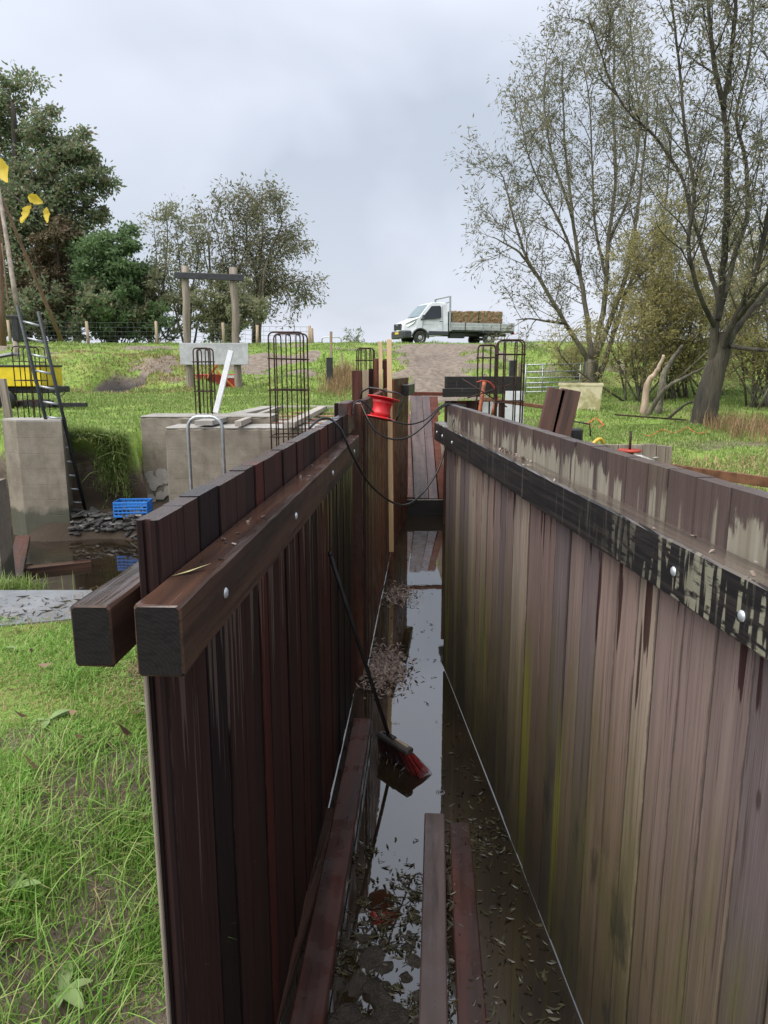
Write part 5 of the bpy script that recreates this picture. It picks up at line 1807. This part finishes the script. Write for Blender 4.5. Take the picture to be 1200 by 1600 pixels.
# ------------------------------------------------------------------ trees on the left, beyond the dike
def broad_tree(name, label, u, Y, clumps, seed, leaf, nleaf, lsize, bark, trunk_r, spreadf=.36, group='trees beyond the dike'):
    """clumps: (u, v, radius px)"""
    T = Tree(seed)
    base = at(u, 560, Y); base.z = gh(base.x, Y) - .3
    top = at(clumps[0][0], clumps[0][1], Y)
    tr_ = T.limb([base, base.lerp(top, .35) + Vector((T.r.gauss(0, .3), 0, 0)), base.lerp(top, .7), top], trunk_r, trunk_r * .25, 8)
    area = sum(c_[2] ** 2 for c_ in clumps)
    for (cu, cv, cr_) in clumps:
        r_ = cr_ / FPX * Y
        c_ = at(cu, cv, Y + T.r.uniform(-.6, .6) * r_)
        i = T.r.randint(2, len(tr_) - 2)
        k0 = min(range(len(tr_)), key=lambda i_: abs(tr_[i_].z - (c_.z - r_ * .8)))
        T.limb([tr_[k0], tr_[k0].lerp(c_, .5) + Vector((0, 0, -.3)), c_], trunk_r * .35, .03, 5)
        nsub = max(6, int(13 * (cr_ / 40) ** 1.6))
        for s_ in range(nsub):
            d = Vector((T.r.gauss(0, 1), T.r.gauss(0, 1), T.r.gauss(0, .9))).normalized()
            tip = c_ + d * r_ * T.r.uniform(.45, 1.0)
            b = T.grow(c_, tip - c_, (tip - c_).length, .035, 4, .12, 0, 3)
            m = int(nleaf * cr_ ** 2 / area / nsub)
            sp = r_ * spreadf * T.r.uniform(.6, 1.1)
            for _ in range(m):
                g_ = Vector((T.r.gauss(0, 1), T.r.gauss(0, 1), T.r.gauss(0, .6))) * sp * .62
                p = tip + g_
                T.leafp.append(tuple(p)); T.leafd.append((g_.x, g_.y, g_.z - .2 * sp))
    return T.finish(name, label, M[bark], M[leaf], lsize * .5, lsize, -.1, .6, base, 'tree', group)


broad_tree('broadleaf_tree', 'largest dark tree at the left edge, tallest crown of all', 40, 48,
           [(20, 160, 45), (-20, 220, 70), (70, 220, 45), (115, 250, 40), (140, 285, 32), (60, 300, 60), (0, 330, 60), (110, 330, 42), (30, 400, 60), (100, 400, 50), (60, 460, 55), (0, 470, 50), (150, 320, 20), (130, 470, 40)],
           51, 'dense_leaf', 52000, .28, 'bark_dark', .55)
broad_tree('broadleaf_tree', 'rounded mid-green tree right of the largest dark tree', 178, 46,
           [(175, 370, 34), (160, 420, 42), (195, 410, 30), (190, 455, 40), (150, 470, 42), (210, 470, 30), (180, 500, 36)],
           52, 'green_leaf', 24000, .26, 'bark_dark', .3)
broad_tree('broadleaf_tree', 'brown-tinged tree half hidden before the largest dark tree', 95, 45,
           [(90, 380, 32), (70, 430, 38), (115, 440, 32), (40, 450, 34), (90, 480, 36), (20, 490, 34)],
           53, 'rust_leaf', 14000, .26, 'bark_dark', .3)


def slim_tree(label, u, Y, stems, seed, leaf, gap, l0, l1, lw, ll, twigs=6, lv=7, r=.10, droop=-.25, up=.2, spread=.16, twl=.9, t0=.2):
    T = Tree(seed)
    base = at(u, 555, Y); base.z = gh(base.x, Y) - .3
    for q in stems:
        P_ = T.limb([base + Vector((T.r.gauss(0, .15), 0, 0))] + px(*[(a_, b_, Y + T.r.uniform(-1, 1)) for a_, b_ in q]), r, .02, 6)
        spread_branches(T, P_, t0, gap, l0, l1, .03, up, .8, twigs, lv, twl, spread)
    return T.finish('slim_tree', label, M['bark'], M[leaf], lw, ll, droop, .7, base, 'tree', 'slim trees beyond the dike')


slim_tree('sparse slim tree left of the timber frame', 240, 47, [[(238, 480), (245, 420), (240, 350)], [(225, 470), (215, 410)], [(255, 450), (262, 370), (258, 328)]], 61, 'sparse_leaf', .5, 1.0, 1.8, .09, .26)
slim_tree('sparse slim tree right behind the left post of the frame', 290, 49, [[(285, 480), (280, 400), (272, 335)], [(300, 460), (310, 400), (300, 350)], [(270, 470), (258, 400)], [(315, 480), (330, 430)]], 62, 'sparse_leaf', .45, 1.0, 2.0, .09, .26)
slim_tree('feathery willow behind the right post of the frame', 365, 51, [[(355, 470), (345, 390), (325, 320)], [(368, 450), (366, 370), (355, 305)], [(340, 480), (320, 400), (318, 360)], [(372, 440), (385, 380), (382, 330)]], 63, 'willow_leaf', .42, 1.2, 2.4, .09, .30, spread=.2)
slim_tree('rounded willow with drooping crown, rightmost tree on the left side', 400, 50, [[(398, 480), (405, 430), (410, 360), (405, 310)], [(408, 440), (430, 400), (452, 372), (465, 385)], [(402, 440), (385, 370), (388, 315)], [(415, 420), (440, 350), (425, 315)], [(400, 480), (440, 450), (470, 440), (480, 460)], [(402, 490), (380, 440), (365, 420)], [(405, 470), (430, 440), (455, 480)]], 64, 'willow_leaf', .34, 1.1, 2.1, .085, .28, 8, 7, .14, -.5, .0, .2)
shrub('low thorny hedge shrub under the slim trees on the left', 250, 560, 46, 190, 130, 65, 'sparse_leaf', 14, .5, 'bark', 'hedge_shrub', .12, .28, 8, 8)['group'] = 'hedge shrubs beyond the dike'
shrub('low hedge shrub under the rounded willow', 350, 560, 46.5, 170, 110, 66, 'sparse_leaf', 14, .5, 'bark', 'hedge_shrub', .12, .28, 8, 8)['group'] = 'hedge shrubs beyond the dike'
shrub('dark hedge shrub under the largest dark tree', 80, 560, 44, 330, 120, 67, 'dense_leaf', 22, .45, 'bark_dark', 'hedge_shrub', .12, .30, 6, 7)['group'] = 'hedge shrubs beyond the dike'
shrub('dark hedge shrub under the rounded mid-green tree', 190, 560, 44.5, 170, 110, 68, 'green_leaf', 14, .45, 'bark_dark', 'hedge_shrub', .12, .30, 6, 7)['group'] = 'hedge shrubs beyond the dike'
shrub('small spiky green plant on the dike crest right of the hoop barrier', 557, 548, 42.5, 34, 20, 69, 'dense_leaf', 5, .25, 'bark_dark', 'crest_plant', .06, .22, 3, 4)['group'] = 'hedge shrubs beyond the dike'

# ------------------------------------------------------------------ grass, reeds, litter
M['grass_blade'] = leafmat('grass_blade', [(.10, .21, .03), (.17, .34, .05), (.25, .45, .085), (.31, .46, .12), (.40, .36, .17)], .35)
M['grass_far'] = leafmat('meadow_blade', [(.12, .19, .042), (.19, .295, .065), (.26, .35, .10), (.34, .33, .15)], .3)
M['straw'] = leafmat('dead_grass', [(.30, .21, .10), (.42, .31, .16), (.22, .13, .07)], .2)


def blades(name, label, pts, hts, wid, mat, lean=.5, segs=2, kindlab='grass'):
    m = len(pts)
    az = rng.uniform(0, 2 * np.pi, m); ln = np.abs(rng.normal(0, lean, m))
    dx_, dy_ = np.cos(az), np.sin(az)
    side = np.stack([-dy_, dx_, np.zeros(m)], 1) * wid[:, None] * .5
    V_ = []
    for j in range(segs + 1):
        t = j / segs
        c_ = pts + np.stack([dx_ * ln * hts * t * t, dy_ * ln * hts * t * t, hts * t * (1 - .25 * ln * t)], 1)
        if j < segs:
            s_ = side * (1 - .55 * t)
            V_ += [c_ - s_, c_ + s_]
        else:
            V_ += [c_]
    k_ = 2 * segs + 1
    V_ = np.stack(V_, 1).reshape(-1, 3)
    o_ = np.arange(m)[:, None] * k_
    Fq = [o_ + np.array([[2 * j, 2 * j + 1, 2 * j + 3, 2 * j + 2]]) for j in range(segs - 1)]
    Ft = o_ + np.array([[2 * segs - 2, 2 * segs - 1, 2 * segs]])
    ob = obj(name, fast_mesh(name, V_, Fq + [Ft]), mat)
    ob['kind'] = 'stuff'; ob['label'] = label; ob['category'] = kindlab
    return ob


def scatter(n, x0, x1, y0, y1, soilmax=.6, clump=0.0, cs=1.5, seed=5):
    x = rng.uniform(x0, x1, n); y = rng.uniform(y0, y1, n)
    z, s, h = ground(x, y)
    L = Lw(y); Rr = Rw(y)
    keep = (s < rng.uniform(soilmax * .5, soilmax * 1.3, n)) & (z > -.9) & ~((x > L - .09) & (x < Rr + .12) & (y < 19))
    if clump:
        keep &= vnoise(x * cs + 7, y * cs, seed) > rng.uniform(0, clump, n)
    return np.stack([x, y, z - .005], 1)[keep]


slab_poly = [A, D, C, B]
# near left
p1 = scatter(300000, -3.6, -.5, .9, 5.06, 1.05, .88, 3.6)
insl = (p1[:, 1] > 4.42 + (p1[:, 0] + 2) * .03) & (p1[:, 1] < 5.1) & (p1[:, 0] < -1.75)
p1 = p1[~insl]
tuft = vnoise(p1[:, 0] * 3.1, p1[:, 1] * 3.1, 9)
blades('grass', 'rough wet grass beside the near end of the left wall', p1, rng.uniform(.018, .055, len(p1)) * (.5 + 1.6 * tuft ** 2), rng.uniform(.003, .0065, len(p1)), M['grass_blade'], 1.0, 3)
p2 = scatter(30000, -3.6, -.6, .9, 5.0, 2.4, .7, 2.0, 77)
p2 = p2[p2[:, 0] < Lw(p2[:, 1]) - .24]
blades('dead_grass', 'brown dead grass between the green near the left wall', p2, rng.uniform(.015, .06, len(p2)), np.full(len(p2), .0032), M['straw'], 2.2, 3)
# long tussocks along the foot of the wall
n = 1100
cx_ = rng.choice(np.array([-1.0, -.85, -.78, -1.25, -1.6, -1.15, -.8, -1.9, -1.45, -.95]), n); cy_ = rng.choice(np.array([1.55, 1.75, 2.1, 1.9, 2.3, 2.7, 1.35, 1.6]), n)
x = cx_ + rng.normal(0, .09, n); y = cy_ + rng.normal(0, .09, n)
kp = x < Lw(y) - .22
x, y = x[kp], y[kp]
z, s, h = ground(x, y)
blades('tussock_grass', 'long arching grass tussocks at the bottom left corner', np.stack([x, y, z], 1), rng.uniform(.08, .22, len(x)), np.full(len(x), .005), M['grass_blade'], .9, 4)
# meadow
pm = np.concatenate([scatter(90000, 1.5, 11, 6.5, 16, .7, .5), scatter(70000, 1.5, 16, 16, 27, .7, .5), scatter(70000, -14, 1.0, 13.6, 26, .7, .5)])
dist = pm[:, 1]
blades('meadow_grass', 'short green meadow grass on both sides of the trench', pm, rng.uniform(.03, .075, len(pm)) * (.8 + .035 * dist), .004 + .0011 * dist, M['grass_far'], .6, 2)
pd = scatter(120000, -22, 22, 25, 40, .6, .75, .9, 13)
tf = vnoise(pd[:, 0] * 1.1, pd[:, 1] * 1.1, 15)
blades('dike_grass', 'uneven tussocky grass covering the dike slope', pd, rng.uniform(.06, .15, len(pd)) * (.5 + 1.6 * tf ** 2), np.full(len(pd), .035), M['grass_far'], .6, 2)
ps = np.concatenate([scatter(9000, -13, -6.5, 24.5, 31, .9, .8, .8, 19), scatter(9000, 2.0, 7.0, 7, 12, 1.0, .85, .8, 20)])
blades('dry_tufts', 'brown dead grass on the left bank and behind the right wall', ps, rng.uniform(.05, .16, len(ps)), .006 + .0009 * ps[:, 1], M['straw'], 1.1, 2)
# overhanging grass on the pit bank
n = 8000
x = rng.uniform(-6.4, -4.80, n); y = 13.75 + rng.normal(0, .10, n) + .05
z = ground(x, np.full(n, 14.25))[0] - np.abs(rng.normal(0, .45, n)) * (x > -5.45 + rng.normal(0, .05, n)) - .02
V_ = np.stack([x, y - np.clip(.3 - z, 0, 2) * .10, z], 1)
ob = blades('bank_grass', 'long grass hanging down the far bank of the pit', V_, rng.uniform(.08, .30, n), rng.uniform(.008, .018, n), M['grass_far'], 1.5, 3)
ob.data.update()
# reeds on the ditch bank behind the piles and by the willow
n = 2600
x = np.concatenate([rng.normal(-1.55, .35, n // 2), rng.uniform(6.6, 9.5, n // 2)]); y = np.concatenate([rng.normal(27.0, 1.6, n // 2), rng.normal(14.6, .7, n // 2)])
z = ground(x, y)[0]
blades('reeds', 'dry brown reeds and stalks on the bank and under the large willow', np.stack([x, y, z], 1), np.concatenate([rng.uniform(.2, .65, n // 2), rng.uniform(.15, .55, n // 2)]), np.full(n, .018), M['reed'], .35, 2)

# floating leaves and mud in the trench
M['leaf_wet'] = leafmat('wet_fallen_leaf', [(.015, .012, .008), (.030, .026, .014), (.05, .05, .028), (.08, .07, .04), (.025, .018, .012)], .1, .25)
M['mud'] = simple('wet_mud', (.040, .032, .026), .28, 0, .4, 16, .8, .02)
M['shavings'] = leafmat('wood_shavings', [(.16, .11, .09), (.26, .19, .16), (.34, .27, .24), (.10, .07, .06)], .1)


def litter(name, label, pos, ll, lw, mat, zj=.006, tilt=.25, curl=.3):
    m = len(pos)
    a = rng.uniform(0, 2 * np.pi, m)
    l = ll * rng.uniform(.25, 1.5, m); w = lw * rng.uniform(.5, 1.7, m)
    d = np.stack([np.cos(a), np.sin(a), rng.normal(0, tilt, m)], 1); s_ = np.stack([-np.sin(a), np.cos(a), rng.normal(0, tilt, m)], 1)
    up = np.array([0, 0, 1.0])
    c_ = pos + np.stack([np.zeros(m), np.zeros(m), rng.uniform(.001, zj, m)], 1)
    L2, W2 = l[:, None] / 2, w[:, None] / 2
    cu = (l * curl * rng.uniform(-.2, .6, m))[:, None] * up
    V_ = np.stack([c_ - d * L2 + cu, c_ - d * L2 * .1 - s_ * W2, c_ + d * L2 * .1 + s_ * W2 * 1.0, c_ + d * L2 + cu, c_ + d * L2 * .2 - s_ * W2 * .8, c_ - d * L2 * .2 + s_ * W2 * .9], 1).reshape(-1, 3)
    o_ = np.arange(m)[:, None] * 6
    F_ = [o_ + np.array([[0, 1, 4, 3]]), o_ + np.array([[0, 3, 2, 5]])]
    ob = obj(name, fast_mesh(name, V_, F_), mat)
    ob['kind'] = 'stuff'; ob['label'] = label; ob['category'] = 'litter'
    return ob


def pix_pts(n, fn, z=WATER + .002):
    o_ = []
    while len(o_) < n:
        u, v = fn()
        p = gz(u, v, z)
        if Lw(p.y) + .02 < p.x < Rw(p.y) - .02:
            o_.append(tuple(p))
    return np.array(o_)


R_ = random
cl = [(R_.uniform(525, 650), 1320 + 290 * R_.random() ** .6, R_.uniform(4, 22)) for _ in range(34)]
def clus():
    c_ = R_.choice(cl)
    return R_.gauss(c_[0], c_[2]), R_.gauss(c_[1], c_[2] * .7)
q1 = np.concatenate([pix_pts(1150, clus), pix_pts(180, lambda: (R_.uniform(520, 655), 1310 + 300 * R_.random()))])
q2 = pix_pts(200, lambda: (R_.uniform(735, 880), R_.uniform(1280, 1600)))
q3 = pix_pts(120, lambda: (R_.gauss(760, 25), R_.gauss(1310, 22)))
q4 = pix_pts(70, lambda: (R_.uniform(600, 680), R_.uniform(840, 1100)))
q5 = pix_pts(60, lambda: (R_.uniform(690, 760), R_.uniform(1080, 1290)))
q6 = pix_pts(160, lambda: (R_.gauss(702, 6), R_.uniform(1280, 1600)))
litter('floating_leaves', 'dark wet willow leaves floating on the trench water', np.concatenate([q1, q2, q3, q4, q5, q6]), .046, .011, M['leaf_wet'])
q = pix_pts(1500, lambda: (R_.gauss(596, 20), R_.gauss(1046, 17)))
qb = pix_pts(420, lambda: (R_.gauss(625, 14), R_.gauss(930, 8)))
q = np.concatenate([q, qb]); q[:, 2] += rng.uniform(0, .012, len(q))
litter('wood_shavings', 'drift of pale wood shavings floating by the left wall', q, .05, .014, M['shavings'], .02, .5)
mb = MB()
for (u, v, r_) in [(580, 1500, .07), (600, 1480, .05), (560, 1540, .08), (590, 1560, .09), (620, 1585, .07), (545, 1590, .08), (640, 1480, .06), (635, 1530, .05), (570, 1470, .05), (655, 1560, .05), (610, 1600, .10), (580, 1625, .11), (630, 1640, .1), (550, 1640, .1), (604, 1545, .05), (650, 1430, .035), (640, 1460, .04),
                   (560, 1420, .03), (590, 1400, .03), (545, 1480, .05), (530, 1540, .06), (615, 1440, .03), (600, 1515, .06), (648, 1505, .05), (520, 1600, .07), (655, 1600, .06), (702, 1330, .02), (704, 1400, .025), (706, 1470, .03), (708, 1540, .03), (762, 1310, .02), (775, 1322, .018)]:
    c_ = gz(u, v, WATER - .012)
    M_ = Matrix.Translation(c_) @ Matrix.Rotation(R_.uniform(0, 6), 4, 'Z') @ Matrix.Diagonal((R_.uniform(.7, 1.3), R_.uniform(.7, 1.2), R_.uniform(.35, .6), 1))
    st0 = len(mb.v)
    mb.lathe([(r_ * math.cos(t), r_ * .8 * math.sin(t)) for t in (0, .35, .7, 1.05, 1.35)] + [(.002, r_ * .8)], 12, M_)
    for i_ in range(st0, len(mb.v)):
        x_, y_, z_ = mb.v[i_]
        nn = (float(vnoise(x_ * 38, y_ * 38, 3)) - .5) * .5 * r_
        mb.v[i_] = (x_ + nn, y_ + nn * .7, z_ + abs(nn) * .6 if z_ > WATER else z_)
mo = mb.build('mud', M['mud'], None, True)
mo['kind'] = 'stuff'; mo['label'] = 'wet dark mud clods in the trench water'; mo['category'] = 'mud'

# litter on slab, beams and lawn
def on_poly(n, u0, u1, v0, v1, z):
    return np.array([tuple(gz(R_.uniform(u0, u1), R_.uniform(v0, v1), z)) for _ in range(n)])
litter('slab_litter', 'dark twigs and leaf bits on the wet slab', on_poly(70, 0, 130, 930, 970, .036), .07, .006, M['leaf_wet'], .004, .05)
M['leaf_brown'] = leafmat('brown_oak_leaf', [(.05, .028, .022), (.11, .06, .035), (.20, .12, .06), (.14, .15, .09)], .1, .4)
xx = rng.uniform(-2.6, -.75, 80); yy = rng.uniform(1.2, 4.4, 80)
litter('fallen_leaves', 'fallen brown and grey-green leaves scattered on the near grass', np.stack([xx, yy, ground(xx, yy)[0] + .03], 1), .06, .032, M['leaf_brown'], .02, .6, .5)
# bits on the left waling and the right waling
wl = W1.matrix_basis
def on_wall(root, n, x0, x1, y0, y1, z):
    c_, s_ = math.cos(root.rotation_euler[2]), math.sin(root.rotation_euler[2])
    o_ = []
    for _ in range(n):
        x_, y_ = R_.uniform(x0, x1), R_.uniform(y0, y1)
        o_.append((root.location.x + c_ * x_ - s_ * y_, root.location.y + s_ * x_ + c_ * y_, z))
    return np.array(o_)
bits = np.concatenate([on_wall(W1, 10, .02, .1, .1, .8, 1.079), on_wall(W1, 8, .02, .1, 1.5, 3.6, 1.079), on_wall(W4, 60, .01, .06, 2.4, 3.1, 1.091), on_wall(W4, 30, .01, .1, 0, 6, 1.091)])
litter('beam_litter', 'leaf crumbs and dirt lying on the waling beams', bits, .022, .012, M['shavings'], .008, .5)
# yellow leaf on the left beam
c_ = gz(298, 893, 1.082)
lf = MB().add([(-.055, -.012, .0), (-.01, -.013, .004), (.06, .006, .012), (0, .004, .003)], [(0, 1, 2, 3)])
lo = lf.build('willow_leaf', simple('pale_yellow_leaf', (.50, .46, .22), .5, 0, .1, 20), None, loc=c_); lo.rotation_euler = (0, 0, R(35))
tag(lo, 'single pale willow leaf lying on the left waling beam', 'leaf')

# yellow leaves on a twig in the top left, close to the viewer
M['yellow_leaf'] = leafmat('yellow_autumn_leaf', [(.55, .36, .02), (.68, .50, .04), (.50, .42, .06)], .4, .5)
base = at(-14, 262, 2.2)
tw = thing('leafy_twig', 'thin twig with four yellow autumn leaves hanging in at the top left', 'twig', tuple(base))
sp_ = bez([at(-700, -250, 1.9), at(-260, 120, 2.05), at(-40, 255, 2.15), at(-5, 285, 2.2), at(18, 303, 2.2), at(38, 318, 2.2), at(60, 325, 2.2), at(78, 333, 2.2)], 4)
MB().tube([rel(q_, tw) for q_ in sp_], [.0022] * (len(sp_) - 6) + [.0015] * 6, 5).build('stem', M['bark_dark'], tw, True)
for (u, v, l_, w_, an, sd) in ((0, 262, .075, .04, -62, 1), (44, 320, .045, .026, -20, 2), (49, 334, .055, .034, -100, 3), (73, 338, .045, .020, -75, 4)):
    rr = random.Random(sd)
    V_ = []
    n_ = 9
    for i_ in range(n_):
        t = i_ / (n_ - 1)
        ww = w_ / 2 * math.sin(math.pi * (t ** .8 * .93 + .04)) ** .8 * (1 + .16 * (-1) ** i_ * rr.random())
        bend = .45 * l_ * t * t
        for s in (-1, 0, 1):
            V_.append((l_ * t, s * ww, bend + abs(s) * ww * .9 * (1 + .3 * math.sin(9 * t)) + rr.uniform(-.002, .002)))
    F_ = [(i_ * 3 + j, i_ * 3 + j + 1, i_ * 3 + j + 4, i_ * 3 + j + 3) for i_ in range(n_ - 1) for j in (0, 1)]
    c_ = at(u, v - 14, 2.2)
    o_ = MB().add(V_, F_).build('leaf', M['yellow_leaf'], tw, True, loc=rel(c_, tw))
    o_.rotation_euler = (R(rr.uniform(60, 110)), R(-an), R(rr.uniform(-25, 25)))

# broad-leaved weeds in the near grass and a tuft on the pit edge
M['weed_leaf'] = leafmat('weed_leaf', [(.16, .26, .07), (.24, .34, .12), (.34, .40, .22)], .3, .45)
for (u, v, n_, l_, lab, sd) in ((100, 1560, 7, .11, 'broad-leaved weed in the grass at the bottom left', 1), (76, 1132, 4, .11, 'pale feathery dock plant in the near grass', 2),
                                (232, 1108, 5, .08, 'grey-green weed touching the near end of the left wall', 3), (30, 1020, 5, .09, 'small weed below the wet concrete slab', 4), (18, 1400, 6, .10, 'weed rosette at the left edge of the near grass', 5)):
    rr = random.Random(sd)
    c_ = hit(u, v, 1.0)
    w_ = thing('broadleaf_weed', lab, 'weed', tuple(c_), 0, 'weeds in the near grass')
    for i_ in range(n_):
        a_ = 2 * math.pi * i_ / n_ + rr.uniform(-.9, .9); ll_ = l_ * rr.uniform(.4, 1.1); el = rr.uniform(.15, .6)
        V_, m_ = [], 7
        for j in range(m_):
            t = j / (m_ - 1)
            ww = ll_ * .20 * math.sin(math.pi * (.06 + .9 * t)) ** .8
            r_ = ll_ * t; z_ = .02 + ll_ * (el * t - .55 * el * t * t * 1.4)
            for s in (-1, 0, 1):
                V_.append((r_ * math.cos(a_) - s * ww * math.sin(a_), r_ * math.sin(a_) + s * ww * math.cos(a_), z_ + abs(s) * ww * .35))
        MB().add(V_, [(j * 3 + q_, j * 3 + q_ + 1, j * 3 + q_ + 4, j * 3 + q_ + 3) for j in range(m_ - 1) for q_ in (0, 1)]).build('leaf', M['weed_leaf'], w_, True)

n = 420
x = rng.normal(-2.78, .13, n); y = rng.normal(5.16, .05, n)
tp = blades('grass_tuft', 'green grass tuft at the far edge of the wet slab', np.stack([x, y, np.full(n, -.03)], 1), rng.uniform(.08, .17, n), np.full(n, .006), M['grass_far'], .7, 3)
